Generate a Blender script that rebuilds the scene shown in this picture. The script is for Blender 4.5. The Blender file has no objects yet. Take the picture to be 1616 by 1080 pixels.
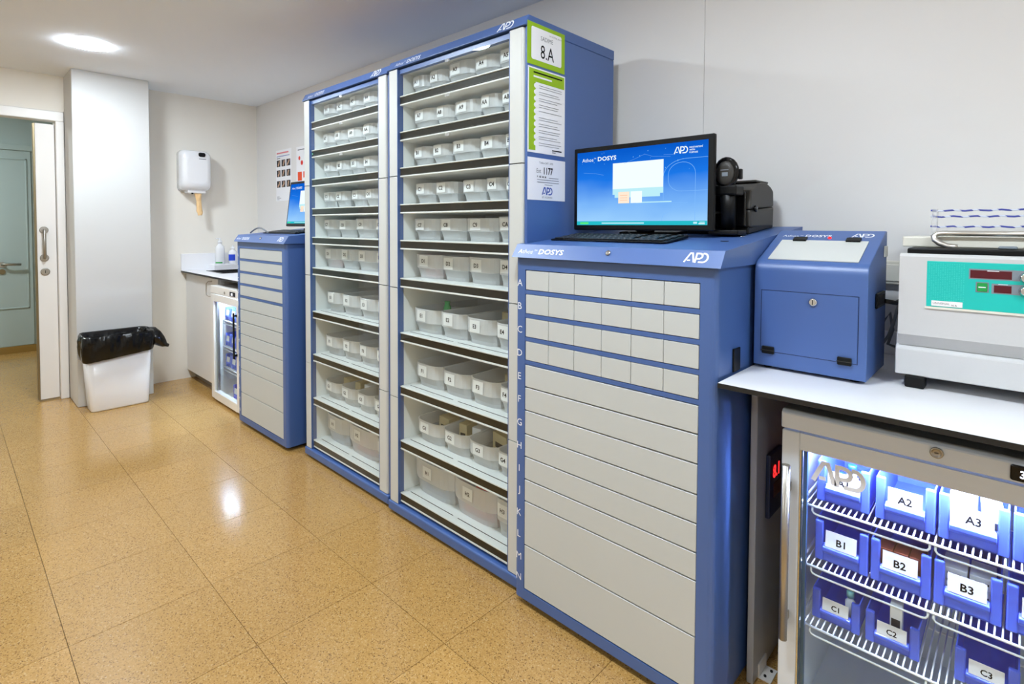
import bpy, bmesh, math, random
from mathutils import Vector, Matrix
random.seed(7)
S = bpy.context.scene
COL = S.collection
PI = math.pi

# ------------------------------------------------------------------ camera, light, exposure
cam_d = bpy.data.cameras.new('camera'); cam = bpy.data.objects.new('camera', cam_d); COL.objects.link(cam)
S.camera = cam
cam_d.sensor_width = 36; cam_d.sensor_fit = 'HORIZONTAL'
cam_d.lens = 855.92 * 36 / 1616
cam_d.shift_y = -(540 - 384.988) / 1616
cam_d.clip_start = 0.02
yaw, pit, rol = 0.757839494, -0.0314089664, 0.00405829512
F = Vector((-math.sin(yaw) * math.cos(pit), math.cos(yaw) * math.cos(pit), math.sin(pit)))
Rr = Vector((math.cos(yaw), math.sin(yaw), 0)); U = Rr.cross(F)
R2 = math.cos(rol) * Rr + math.sin(rol) * U; U2 = -math.sin(rol) * Rr + math.cos(rol) * U
M = Matrix((R2, U2, -F)).transposed().to_4x4(); M.translation = (0, 0, 1.3)
cam.matrix_world = M

S.view_settings.view_transform = 'Standard'; S.view_settings.look = 'None'
S.view_settings.exposure = 0.0; S.view_settings.gamma = 1.0; S.view_settings.use_curve_mapping = False
S.cycles.transparent_max_bounces = 40
S.cycles.max_bounces = 10; S.cycles.diffuse_bounces = 5; S.cycles.glossy_bounces = 4
S.cycles.caustics_reflective = False; S.cycles.caustics_refractive = False
S.cycles.sample_clamp_indirect = 6
w = bpy.data.worlds.new('world'); S.world = w; w.use_nodes = True
w.node_tree.nodes['Background'].inputs[0].default_value = (0.8, 0.9, 1, 1)
w.node_tree.nodes['Background'].inputs[1].default_value = 0.0

LAMP = 222.0          # ceiling downlight diffusers
LAMP_COLOR = (0.845, 0.945, 1.04)
HALL = 165.0  # strength of the added corridor fill lamp
LED = 600.0           # fridge interior strips
CEIL = 2.395
LIGHTS = [(-4.15, 0.64), (-2.43, 0.58), (-0.70, 0.58), (1.03, 0.58), (-2.43, -1.6), (1.03, -1.6)]  # last pair: unseen fill lights added behind the camera

# ------------------------------------------------------------------ materials
def lin(c):
    return tuple(((v / 255) / 12.92 if v / 255 <= .04045 else ((v / 255 + .055) / 1.055) ** 2.4) for v in c[:3]) + (1.0,)
MATS = {}
def mat(name, c=(200, 200, 200), rough=.5, metal=0, spec=.5, alpha=1, emit=None, es=1.0, coat=0):
    if name in MATS: return MATS[name]
    m = bpy.data.materials.new(name); m.use_nodes = True
    b = m.node_tree.nodes['Principled BSDF']
    b.inputs['Base Color'].default_value = lin(c); b.inputs['Roughness'].default_value = rough
    b.inputs['Metallic'].default_value = metal; b.inputs['Specular IOR Level'].default_value = spec
    b.inputs['Alpha'].default_value = alpha
    if coat: b.inputs['Coat Weight'].default_value = coat; b.inputs['Coat Roughness'].default_value = .08
    if emit:
        b.inputs['Emission Color'].default_value = lin(emit); b.inputs['Emission Strength'].default_value = es
    MATS[name] = m
    return m
def nodes(m): return m.node_tree.nodes, m.node_tree.links
def grain(m, scale, amount, bump=0.0, detail=3):
    """slight procedural value variation + fine relief on a plain material"""
    n, l = nodes(m); b = n['Principled BSDF']
    tc = n.new('ShaderNodeTexCoord'); t = n.new('ShaderNodeTexNoise'); t.inputs['Scale'].default_value = scale; t.inputs['Detail'].default_value = detail
    l.new(tc.outputs['Object'], t.inputs['Vector'])
    if amount:
        c = tuple(b.inputs['Base Color'].default_value)
        mx = n.new('ShaderNodeMix'); mx.data_type = 'RGBA'
        mx.inputs[6].default_value = tuple(v * (1 - amount) for v in c[:3]) + (1,)
        mx.inputs[7].default_value = tuple(min(1, v * (1 + amount)) for v in c[:3]) + (1,)
        l.new(t.outputs['Fac'], mx.inputs[0]); l.new(mx.outputs[2], b.inputs['Base Color'])
    if bump:
        bp = n.new('ShaderNodeBump'); bp.inputs['Strength'].default_value = bump; bp.inputs['Distance'].default_value = .001
        l.new(t.outputs['Fac'], bp.inputs['Height']); l.new(bp.outputs['Normal'], b.inputs['Normal'])
    return m
WALL = grain(mat('wall_paint', (237, 233, 224), .6, spec=.3), 3, .015)
WALLP = grain(mat('wall_panel_laminate', (226, 225, 224), .5, spec=.3), 2, .012)
CEILM = grain(mat('ceiling_paint', (241, 247, 254), .8, spec=.2), 3, .012)
HALLM = grain(mat('hall_paint', (170, 188, 190), .5), 3, .02)
WHITE = grain(mat('white_paint', (238, 236, 232), .4), 5, .012)
DOORW = grain(mat('door_laminate', (234, 232, 229), .35), 5, .012)
TAN = grain(mat('wood_skirting', (150, 118, 58), .4), 8, .12)
BLUE = grain(mat('blue_powder_coat', (66, 98, 158), .40, spec=.75), 900, .03, .06)
GREYP = grain(mat('grey_drawer_front', (192, 197, 197), .42), 4, .01)
FRAMEG = grain(mat('pale_grey_frame', (200, 203, 200), .4), 4, .01)
SHELFW = mat('shelf_white', (238, 240, 238), .35)
EDGED = grain(mat('dark_shelf_edge', (32, 29, 23), .45, spec=.2), 12, .08)
BLACK = grain(mat('black_plastic', (10, 11, 12), .42, spec=.25), 60, .1)
BLACKG = mat('black_gloss', (8, 8, 10), .16, spec=.4)
GRAPH = grain(mat('graphite_plastic', (52, 50, 46), .5), 300, .06, .1)
DARK = mat('dark_void', (10, 11, 14), .8)
STEEL = mat('brushed_steel', (178, 174, 166), .34, metal=1)
BRONZE = mat('bronze_edge', (140, 126, 96), .35, metal=.8)
CHROME = mat('chrome', (215, 215, 215), .12, metal=1)
PAPER = grain(mat('paper', (238, 239, 243), .7), 8, .01)
CARD = mat('label_card', (240, 241, 242), .6)
INK = mat('black_ink', (16, 16, 20), .9, spec=.1)
INKG = mat('grey_ink', (120, 122, 128), .7)
INKB = mat('blue_ink', (20, 70, 165), .6)
INKR = mat('red_ink', (216, 60, 50), .7)
ORANGE = mat('orange_ink', (232, 84, 44), .7)
GREEN = mat('lime_ink', (146, 184, 16), .6)
LETTERW = mat('white_lettering', (240, 243, 250), .4)
FROST = mat('frosted_lettering', (226, 231, 240), .6)
BINB = mat('blue_bin_plastic', (88, 116, 242), .35, coat=.2)
BAG = grain(mat('black_bag_film', (4, 4, 5), .2, spec=.4), 32, .2, 1.0)
PLASTW = mat('white_gloss_plastic', (238, 239, 242), .18, coat=.3)
CREAM = grain(mat('cream_plastic', (226, 224, 212), .4), 6, .01)
CENTR = grain(mat('centrifuge_grey', (200, 201, 202), .4), 250, .015, .04)
TEAL = mat('teal_panel', (22, 190, 180), .4)
TEALD = mat('teal_dots', (60, 205, 194), .4)
LCD = mat('dark_red_display', (84, 18, 30), .2)
BTNG = mat('green_button', (24, 150, 70), .4)
PANELG = mat('grey_overlay', (128, 138, 148), .4)
FRIDGEG = grain(mat('fridge_grey', (207, 215, 225), .38), 5, .01)
LINER = mat('fridge_liner', (225, 232, 238), .4)
WIREW = mat('white_coated_wire', (240, 243, 246), .3)
LAMINW = grain(mat('white_laminate', (240, 240, 243), .3), 6, .01)
EDGEB = mat('black_laminate_edge', (24, 24, 24), .5)
LEGG = grain(mat('leg_grey', (176, 178, 180), .35), 5, .01)
TOWEL = grain(mat('tan_towel', (242, 204, 150), .8), 60, .10, .4)
BROWNC = grain(mat('brown_carton', (150, 74, 44), .6), 20, .08)
WHITEC = mat('white_carton', (234, 236, 240), .5)
PINKC = mat('coral_carton', (232, 92, 84), .5)
CYANC = mat('blue_carton', (120, 160, 214), .5)
GREENC = mat('green_pack', (50, 160, 80), .45)
BEIGEC = mat('beige_carton', (206, 190, 150), .6)
MARK = mat('dark_print', (38, 40, 46), .6)
CABLE = mat('cable_black', (18, 18, 20), .5)
CABLEG = mat('cable_grey', (120, 124, 128), .5)
def emis(name, c, s):
    if name in MATS: return MATS[name]
    m = bpy.data.materials.new(name); m.use_nodes = True; n, l = nodes(m); n.clear()
    e = n.new('ShaderNodeEmission'); e.inputs[0].default_value = c if len(c) == 4 else lin(c); e.inputs[1].default_value = s
    o = n.new('ShaderNodeOutputMaterial'); l.new(e.outputs[0], o.inputs[0]); MATS[name] = m; return m
LAMPM = emis('lamp_diffuser', LAMP_COLOR + (1,), LAMP)
HALLL = emis('hall_fill', (0.93, 1, 1, 1), HALL)
LEDM = emis('fridge_led', (0.54, 0.63, 1, 1), LED)
LEDM2 = emis('fridge_led_far', (0.62, 0.80, 1, 1), LED * .43)
REDL = emis('red_led', (255, 40, 40), 2.5)
WLED = emis('white_segments', (230, 235, 255), 3)
GLED = emis('green_led', (150, 255, 190), 2)
E_WHITE = emis('screen_white', (240, 253, 255), 1.05)
E_PALE = emis('screen_pale', (190, 240, 250), 1.0)
E_LINE = emis('screen_line', (130, 190, 255), 1.0)
E_TEAL = emis('screen_teal', (40, 190, 205), 1.0)
E_GREEN = emis('screen_green', (90, 235, 130), 1.0)
E_CREAM = emis('screen_cream', (255, 236, 214), 1.0)
E_DOT = emis('screen_dot', (140, 205, 255), 1.0)

def thin_glass(name, tint=(.97, .99, .985, 1), base=.035, top=.75):
    m = bpy.data.materials.new(name); m.use_nodes = True; n, l = nodes(m); n.clear()
    lw = n.new('ShaderNodeLayerWeight'); lw.inputs[0].default_value = .5
    p = n.new('ShaderNodeMath'); p.operation = 'POWER'; p.inputs[1].default_value = 5
    l.new(lw.outputs['Facing'], p.inputs[0])
    q = n.new('ShaderNodeMath'); q.operation = 'MULTIPLY_ADD'; q.inputs[1].default_value = top; q.inputs[2].default_value = base
    l.new(p.outputs[0], q.inputs[0])
    t = n.new('ShaderNodeBsdfTransparent'); t.inputs[0].default_value = tint
    g = n.new('ShaderNodeBsdfGlossy'); g.inputs['Roughness'].default_value = .0
    mx = n.new('ShaderNodeMixShader'); l.new(q.outputs[0], mx.inputs[0]); l.new(t.outputs[0], mx.inputs[1]); l.new(g.outputs[0], mx.inputs[2])
    o = n.new('ShaderNodeOutputMaterial'); l.new(mx.outputs[0], o.inputs[0]); return m
GLASS = thin_glass('cabinet_glass')
GLASSF = thin_glass('fridge_glass', (.95, .98, .985, 1), .03)
def translucent(name, c, see=.35):
    m = bpy.data.materials.new(name); m.use_nodes = True; n, l = nodes(m); n.clear()
    d = n.new('ShaderNodeBsdfDiffuse'); d.inputs[0].default_value = lin(c)
    tl = n.new('ShaderNodeBsdfTranslucent'); tl.inputs[0].default_value = lin(c)
    m1 = n.new('ShaderNodeMixShader'); m1.inputs[0].default_value = .28; l.new(d.outputs[0], m1.inputs[1]); l.new(tl.outputs[0], m1.inputs[2])
    t = n.new('ShaderNodeBsdfTransparent')
    m2 = n.new('ShaderNodeMixShader'); m2.inputs[0].default_value = see; l.new(m1.outputs[0], m2.inputs[1]); l.new(t.outputs[0], m2.inputs[2])
    g = n.new('ShaderNodeBsdfGlossy'); g.inputs['Roughness'].default_value = .2
    m3 = n.new('ShaderNodeMixShader'); m3.inputs[0].default_value = .05; l.new(m2.outputs[0], m3.inputs[1]); l.new(g.outputs[0], m3.inputs[2])
    o = n.new('ShaderNodeOutputMaterial'); l.new(m3.outputs[0], o.inputs[0]); return m
TUB = translucent('frosted_tub_plastic', (252, 253, 255), .33)
TUB2 = translucent('frosted_tub_base', (250, 252, 254), .58)
CLEAR = translucent('clear_acrylic', (235, 238, 240), .7)

def terrazzo():
    m = mat('terrazzo', (200, 160, 100), .14, spec=.75); n, l = nodes(m); b = n['Principled BSDF']
    tc = n.new('ShaderNodeTexCoord'); geo = n.new('ShaderNodeNewGeometry'); oi = n.new('ShaderNodeObjectInfo')
    v = n.new('ShaderNodeTexVoronoi'); v.inputs['Scale'].default_value = 300; l.new(geo.outputs['Position'], v.inputs['Vector'])
    sep = n.new('ShaderNodeSeparateColor'); l.new(v.outputs['Color'], sep.inputs[0])
    r = n.new('ShaderNodeValToRGB'); e = r.color_ramp; e.interpolation = 'CONSTANT'
    cols = [(0, (128, 94, 50)), (.06, (160, 122, 66)), (.16, (180, 139, 78)), (.5, (186, 145, 83)), (.80, (192, 153, 92)), (.95, (198, 166, 112)), (.985, (154, 118, 76))]
    e.elements[0].position = 0; e.elements[0].color = lin(cols[0][1]); e.elements[1].position = cols[1][0]; e.elements[1].color = lin(cols[1][1])
    for p, c in cols[2:]:
        k = e.elements.new(p); k.color = lin(c)
    l.new(sep.outputs[0], r.inputs[0])
    ns = n.new('ShaderNodeTexNoise'); ns.inputs['Scale'].default_value = 2.2; ns.inputs['Detail'].default_value = 4; l.new(geo.outputs['Position'], ns.inputs['Vector'])
    mm = n.new('ShaderNodeMapRange'); mm.inputs[3].default_value = .90; mm.inputs[4].default_value = 1.06; l.new(ns.outputs['Fac'], mm.inputs[0])
    rr = n.new('ShaderNodeMapRange'); rr.inputs[3].default_value = .95; rr.inputs[4].default_value = 1.04; l.new(oi.outputs['Random'], rr.inputs[0])
    mu = n.new('ShaderNodeMath'); mu.operation = 'MULTIPLY'; l.new(mm.outputs[0], mu.inputs[0]); l.new(rr.outputs[0], mu.inputs[1])
    hs = n.new('ShaderNodeHueSaturation'); hs.inputs['Saturation'].default_value = 1.0; l.new(r.outputs[0], hs.inputs['Color']); l.new(mu.outputs[0], hs.inputs['Value'])
    l.new(hs.outputs[0], b.inputs['Base Color'])
    n2 = n.new('ShaderNodeTexNoise'); n2.inputs['Scale'].default_value = 7; l.new(geo.outputs['Position'], n2.inputs['Vector'])
    m2 = n.new('ShaderNodeMapRange'); m2.inputs[3].default_value = .12; m2.inputs[4].default_value = .26; l.new(n2.outputs['Fac'], m2.inputs[0]); l.new(m2.outputs[0], b.inputs['Roughness'])
    return m
TERR = terrazzo()
JOINT = mat('floor_joint', (128, 100, 62), .6)

def screen_mat():
    m = bpy.data.materials.new('screen_gradient'); m.use_nodes = True; n, l = nodes(m); n.clear()
    tc = n.new('ShaderNodeTexCoord'); sp = n.new('ShaderNodeSeparateXYZ'); l.new(tc.outputs['Generated'], sp.inputs[0])
    r = n.new('ShaderNodeValToRGB'); e = r.color_ramp
    e.elements[0].position = 0; e.elements[0].color = lin((160, 212, 255)); e.elements[1].position = 1; e.elements[1].color = lin((8, 92, 205))
    k = e.elements.new(.3); k.color = lin((122, 182, 250)); k = e.elements.new(.6); k.color = lin((28, 120, 232))
    ns = n.new('ShaderNodeTexNoise'); ns.inputs['Scale'].default_value = 2.5; l.new(tc.outputs['Generated'], ns.inputs['Vector'])
    ad = n.new('ShaderNodeMath'); ad.operation = 'MULTIPLY_ADD'; ad.inputs[1].default_value = .3; ad.inputs[2].default_value = -.15; l.new(ns.outputs['Fac'], ad.inputs[0])
    a2 = n.new('ShaderNodeMath'); l.new(ad.outputs[0], a2.inputs[0]); l.new(sp.outputs['Z'], a2.inputs[1]); l.new(a2.outputs[0], r.inputs[0])
    em = n.new('ShaderNodeEmission'); em.inputs[1].default_value = 1.0; l.new(r.outputs[0], em.inputs[0])
    o = n.new('ShaderNodeOutputMaterial'); l.new(em.outputs[0], o.inputs[0]); return m
SCREEN = screen_mat()

# ------------------------------------------------------------------ mesh helpers
class B:
    """bmesh with a material list"""
    def __init__(s): s.bm = bmesh.new(); s.m = []
    def mi(s, m):
        if m not in s.m: s.m.append(m)
        return s.m.index(m)
    def face(s, vs, m):
        try:
            f = s.bm.faces.new(vs); f.material_index = s.mi(m); return f
        except ValueError: return None
    def box(s, x0, x1, y0, y1, z0, z1, m, bev=0, seg=2, edges=None):
        v = [s.bm.verts.new((x, y, z)) for x in (x0, x1) for y in (y0, y1) for z in (z0, z1)]
        q = [(0, 1, 3, 2), (4, 6, 7, 5), (0, 4, 5, 1), (2, 3, 7, 6), (0, 2, 6, 4), (1, 5, 7, 3)]
        fs = [s.face([v[i] for i in t], m) for t in q]
        if bev:
            es = list({e for f in fs for e in f.edges})
            if edges: es = [e for e in es if edges((e.verts[0].co + e.verts[1].co) / 2, (e.verts[1].co - e.verts[0].co).normalized())]
            bmesh.ops.bevel(s.bm, geom=es, offset=bev, segments=seg, affect='EDGES', profile=.5, material=-1)
        return s
    def prism(s, pts, axis, a0, a1, m, bev=0, seg=2):
        """extrude a 2-D outline along an axis; pts are the two other coordinates in xyz order"""
        def co(p, a):
            return {'x': (a, p[0], p[1]), 'y': (p[0], a, p[1]), 'z': (p[0], p[1], a)}[axis]
        v0 = [s.bm.verts.new(co(p, a0)) for p in pts]; v1 = [s.bm.verts.new(co(p, a1)) for p in pts]
        fs = [s.face(v0, m), s.face(v1[::-1], m)]
        k = len(pts)
        for i in range(k): fs.append(s.face([v0[i], v1[i], v1[(i + 1) % k], v0[(i + 1) % k]], m))
        fs = [f for f in fs if f]
        bmesh.ops.recalc_face_normals(s.bm, faces=fs)
        if bev:
            bmesh.ops.bevel(s.bm, geom=list({e for f in fs for e in f.edges}), offset=bev, segments=seg, affect='EDGES', profile=.5, material=-1)
        return s
    def tube(s, pts, r, m, seg=8, caps=True):
        pts = [Vector(p) for p in pts]; rings = []
        up = Vector((0, 0, 1))
        prev = None
        for i, p in enumerate(pts):
            d = (pts[min(i + 1, len(pts) - 1)] - pts[max(i - 1, 0)]).normalized()
            if prev is None:
                a = d.cross(up)
                if a.length < 1e-3: a = d.cross(Vector((1, 0, 0)))
            else: a = prev - d * prev.dot(d)
            a.normalize(); prev = a; b = d.cross(a)
            rr = r[i] if isinstance(r, (list, tuple)) else r
            rings.append([s.bm.verts.new(p + rr * (math.cos(2 * PI * k / seg) * a + math.sin(2 * PI * k / seg) * b)) for k in range(seg)])
        for A, C in zip(rings, rings[1:]):
            for k in range(seg):
                f = s.face([A[k], A[(k + 1) % seg], C[(k + 1) % seg], C[k]], m)
                if f: f.smooth = True
        if caps: s.face(rings[0][::-1], m); s.face(rings[-1], m)
        return s
    def lathe(s, prof, c, m, seg=20, axis='z', smooth=True):
        """prof: (radius, height) list about centre c"""
        rings = []
        for r, h in prof:
            ring = []
            for k in range(seg):
                a = 2 * PI * k / seg; p, q = r * math.cos(a), r * math.sin(a)
                o = {'z': (p, q, h), 'y': (p, h, q), 'x': (h, p, q)}[axis]
                ring.append(s.bm.verts.new((c[0] + o[0], c[1] + o[1], c[2] + o[2])))
            rings.append(ring)
        fs = []
        for A, C in zip(rings, rings[1:]):
            for k in range(seg):
                f = s.face([A[k], A[(k + 1) % seg], C[(k + 1) % seg], C[k]], m); f.smooth = smooth; fs.append(f)
        fs.append(s.face(rings[0][::-1], m)); fs.append(s.face(rings[-1], m))
        bmesh.ops.recalc_face_normals(s.bm, faces=[f for f in fs if f])
        return s
    def loft(s, rings, m, cap0=True, cap1=True, smooth=False, close=True):
        R = [[s.bm.verts.new(p) for p in r] for r in rings]; fs = []
        k = len(R[0])
        for A, C in zip(R, R[1:]):
            for i in range(k if close else k - 1):
                f = s.face([A[i], A[(i + 1) % k], C[(i + 1) % k], C[i]], m)
                if f: f.smooth = smooth; fs.append(f)
        if cap0: fs.append(s.face(R[0][::-1], m))
        if cap1: fs.append(s.face(R[-1], m))
        bmesh.ops.recalc_face_normals(s.bm, faces=[f for f in fs if f])
        return s
    def quad(s, o, r, u, w, h, m, off=0):
        """flat rectangle: o = lower-left, r/u unit directions"""
        o, r, u = Vector(o), Vector(r), Vector(u); n = r.cross(u)
        o = o + n * off
        s.face([s.bm.verts.new(p) for p in (o, o + r * w, o + r * w + u * h, o + u * h)], m); return s
    def text(s, t, o, r, u, size, m, align='C', off=.0006, bold=False, sx=1.0, warp=None):
        vs, fs, wd = glyphs(t, bold)
        o, r, u = Vector(o), Vector(r), Vector(u); n = r.cross(u)
        x0 = {'L': 0, 'C': -wd / 2, 'R': -wd}[align]
        V = []
        for x, y in vs:
            p = o + r * ((x + x0) * size * sx) + u * (y * size) + n * off
            if warp: p = warp(p)
            V.append(s.bm.verts.new(p))
        for f in fs: s.face([V[i] for i in f], m)
        return s
    def stroke(s, pts, wd, o, r, u, size, m, off=.0006):
        """flat ribbon along a 2-D polyline"""
        o, r, u = Vector(o), Vector(r), Vector(u); n = r.cross(u)
        P = [Vector(p) for p in pts]; L = []; Rt = []
        for i, p in enumerate(P):
            d0 = (P[i] - P[i - 1]).normalized() if i else (P[1] - P[0]).normalized()
            d1 = (P[i + 1] - P[i]).normalized() if i < len(P) - 1 else d0
            t = (d0 + d1).normalized(); nn = Vector((-t.y, t.x)); k = wd / 2 / max(.5, nn.dot(Vector((-d0.y, d0.x))))
            for lst, sg in ((L, 1), (Rt, -1)):
                q = p + nn * k * sg; lst.append(s.bm.verts.new(o + r * q.x * size + u * q.y * size + n * off))
        for i in range(len(P) - 1): s.face([Rt[i], Rt[i + 1], L[i + 1], L[i]], m)
        return s
GL = {}
def glyphs(t, bold=False):
    k = (t, bold)
    if k not in GL:
        c = bpy.data.curves.new('t', 'FONT'); c.body = t; c.size = 1; c.resolution_u = 2
        if bold: c.offset = .022
        o = bpy.data.objects.new('t', c); COL.objects.link(o)
        dg = bpy.context.evaluated_depsgraph_get(); me = o.evaluated_get(dg).to_mesh()
        vs = [(v.co.x, v.co.y) for v in me.vertices]; fs = [tuple(p.vertices) for p in me.polygons]
        o.evaluated_get(dg).to_mesh_clear(); bpy.data.objects.remove(o); bpy.data.curves.remove(c)
        x0 = min(v[0] for v in vs); wd = max(v[0] for v in vs) - x0
        GL[k] = ([(x - x0, y) for x, y in vs], fs, wd)
    return GL[k]
for _t in 'ABCDEFGHIJKLMN': glyphs(_t)
def arc(cx, cy, rx, ry, a0, a1, k=8):
    return [(cx + rx * math.cos(math.radians(a0 + (a1 - a0) * i / k)), cy + ry * math.sin(math.radians(a0 + (a1 - a0) * i / k))) for i in range(k + 1)]
def apd(b, o, r, u, h, m, off=.0007, wd=.15):
    """the three-letter ribbon logo; h = letter height, o = lower-left"""
    b.stroke([(0, 0.02), (.40, .92), (.60, .92), (.86, .04)], wd, o, r, u, h, m, off)
    b.stroke([(.24, .22), (.52, .22)], wd * .9, o, r, u, h, m, off)
    b.stroke([(.97, 0), (.97, .92), (1.2, .92)] + arc(1.2, .66, .3, .26, 90, -90)[1:] + [(1.06, .40)], wd, o, r, u, h, m, off)
    b.stroke([(1.52, .92), (1.62, .92)] + arc(1.62, .5, .36, .42, 90, -90)[1:] + [(1.24, .08)], wd, o, r, u, h, m, off)
def model_text(b, o, r, u, size, m, off=.001, sx=1.0):
    o = Vector(o)
    b.text('Athos', o, r, u, size * .9, m, 'L', off=off, sx=sx); x = glyphs('Athos')[2] * size * .9 * sx + size * .12
    b.text('TM', o + r * x + u * size * .38, r, u, size * .32, m, 'L', off=off, sx=sx); x += glyphs('TM')[2] * size * .32 * sx + size * .35
    b.text('DOSYS', o + r * x, r, u, size, m, 'L', off=off, bold=True, sx=sx * 1.12)
X, Y, Z = Vector((1, 0, 0)), Vector((0, 1, 0)), Vector((0, 0, 1))

WO = {}
def obj(name, b, parent=None, kind=None, label=None):
    me = bpy.data.meshes.new(name)
    off = WO.get(parent, Vector())
    if off.length: bmesh.ops.translate(b.bm, verts=b.bm.verts, vec=-off)
    b.bm.to_mesh(me); b.bm.free()
    for m in b.m: me.materials.append(m)
    o = bpy.data.objects.new(name, me); COL.objects.link(o)
    if parent: o.parent = parent; WO[o] = off
    if kind: o['kind'] = kind
    if label: o['label'] = label
    return o
def thing(name, label, cat, loc=(0, 0, 0), group=None):
    o = bpy.data.objects.new(name, None); COL.objects.link(o); o.location = loc; o.empty_display_size = .05
    o['label'] = label; o['category'] = cat
    if group: o['group'] = group
    WO[o] = Vector(loc); return o
def single(name, b, label, cat, group=None):
    """a thing that is one mesh; origin moved to its base centre"""
    vs = [v.co for v in b.bm.verts]
    c = Vector(((min(v.x for v in vs) + max(v.x for v in vs)) / 2, (min(v.y for v in vs) + max(v.y for v in vs)) / 2, min(v.z for v in vs)))
    bmesh.ops.translate(b.bm, verts=b.bm.verts, vec=-c)
    o = obj(name, b); o.location = c; o['label'] = label; o['category'] = cat
    if group: o['group'] = group
    return o
def copy_of(root, label, group=None):
    r = root.copy(); COL.objects.link(r); r['label'] = label
    if group: r['group'] = group
    for ch in root.children:
        c = ch.copy(); COL.objects.link(c); c.parent = r
        for g in ch.children:
            d = g.copy(); COL.objects.link(d); d.parent = c
    return r
def link_mesh(name, me, parent, loc):
    o = bpy.data.objects.new(name, me); COL.objects.link(o); o.parent = parent; o.location = loc; return o

# ================================================================== THE ROOM
XF, YW, XN, YL = -5.165, 2.03, 3.0, -3.0
fl = obj('floor', B().box(-7.5, XN, YL, 2.3, -.06, -.004, JOINT), kind='structure')
# terrazzo slabs: 41 x 40 cm, hairline joints
TX, TY = .4135, .4045
me_t = None
xs = [-.87 + TX * i for i in range(-16, 10)]; ys = [.653 + TY * j for j in range(-9, 5)]
tb = B().box(.0008, TX - .0008, .0008, TY - .0008, -.004, 0, TERR); tile = obj('floor_tile', tb, fl); tile.location = (xs[0], ys[0], 0)
rest = B()
for i, x in enumerate(xs):
    for j, y in enumerate(ys):
        if i == j == 0: continue
        if x + TX < -7.5 or x > XN or y > 2.3: continue
        if (-5.4 < x < .25 and -.5 < y < 2.0) or (x <= -5.4 and -.5 < y < 1.1): link_mesh('floor_tile', tile.data, fl, (x, y, 0))
        else: rest.box(x + .0008, x + TX - .0008, y + .0008, y + TY - .0008, -.004, 0, TERR)
obj('outer_tiles', rest, fl, kind='stuff')
obj('ceiling', B().box(-7.5, XN, YL, 2.3, CEIL, CEIL + .1, CEILM), kind='structure')
wr = obj('wall_right', B().box(XF - .1, XN, YW + .012, YW + .12, 0, CEIL, WALLP), kind='structure')
for a, c in ((XF, -.9107), (-.9093, XN)): obj('wall_panel', B().box(a, c, YW, YW + .012, 0, CEIL, WALLP), wr)
obj('wall_far', B().box(XF - .12, XF, 1.0, YW + .012, 0, CEIL, WALL), kind='structure')
obj('wall_pillar', B().box(-5.30, -4.861, .655, 1.117, 0, CEIL, mat('pillar_paint', (208, 208, 206), .5), .004, 1), kind='structure')
obj('wall_left', B().box(XF - .14, XN, YL - .1, YL, 0, CEIL, WALL), kind='structure')
obj('wall_near', B().box(XN, XN + .1, YL, YW, 0, CEIL, WALL), kind='structure')
# wall with the sliding door: lintel, pocket side and the stretch left of the opening
DX = -5.20; DY0, DY1 = -.33, .603
wd = B(); wd.box(DX - .13, DX, DY0 - .02, .655, 2.135, CEIL, WALL); wd.box(DX - .13, DX, YL, DY0 - .07, 0, CEIL, WALL)
wd.box(DX - .13, DX, DY0 - .07, DY0 - .02, 2.135, CEIL, WALL)
wd.box(DX - .13, DX - .10, DY1, .655, 0, 2.135, WALL)
obj('wall_door', wd, kind='structure')
tr = obj('trim_1', B().box(DX - .095, DX + .012, DY1, .652, 0, 2.062, DOORW, .004, 1), kind='structure')
obj('head_casing', B().box(DX - .095, DX + .012, DY0 - .065, .652, 2.0625, 2.133, DOORW, .004, 1), tr)
obj('side_casing', B().box(DX - .095, DX + .012, DY0 - .065, DY0, 0, 2.062, DOORW, .004, 1), tr)
dr = obj('door_1', B().box(-5.272, -5.236, .492, .600, .012, 2.04, DOORW), kind='structure')
obj('edge_strip', B().box(-5.275, -5.233, .478, .4915, .012, 2.04, BRONZE, .002, 1), dr)
hb = B()
for z in (1.262, 1.058): hb.lathe([(.026, 0), (.026, .006), (.022, .009)], (-5.236, .530, z), STEEL, 18, 'x')
hb.tube([(-5.23, .53, 1.262), (-5.205, .53, 1.262), (-5.198, .53, 1.255), (-5.198, .53, 1.065), (-5.205, .53, 1.058), (-5.23, .53, 1.058)], .0095, STEEL, 10)
obj('pull_handle', hb, dr)
obj('lock_rose', B().lathe([(.027, 0), (.027, .005), (.022, .008)], (-5.236, .533, .955), STEEL, 18, 'x').box(-5.2275, -5.2265, .531, .535, .945, .965, DARK), dr)
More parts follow.
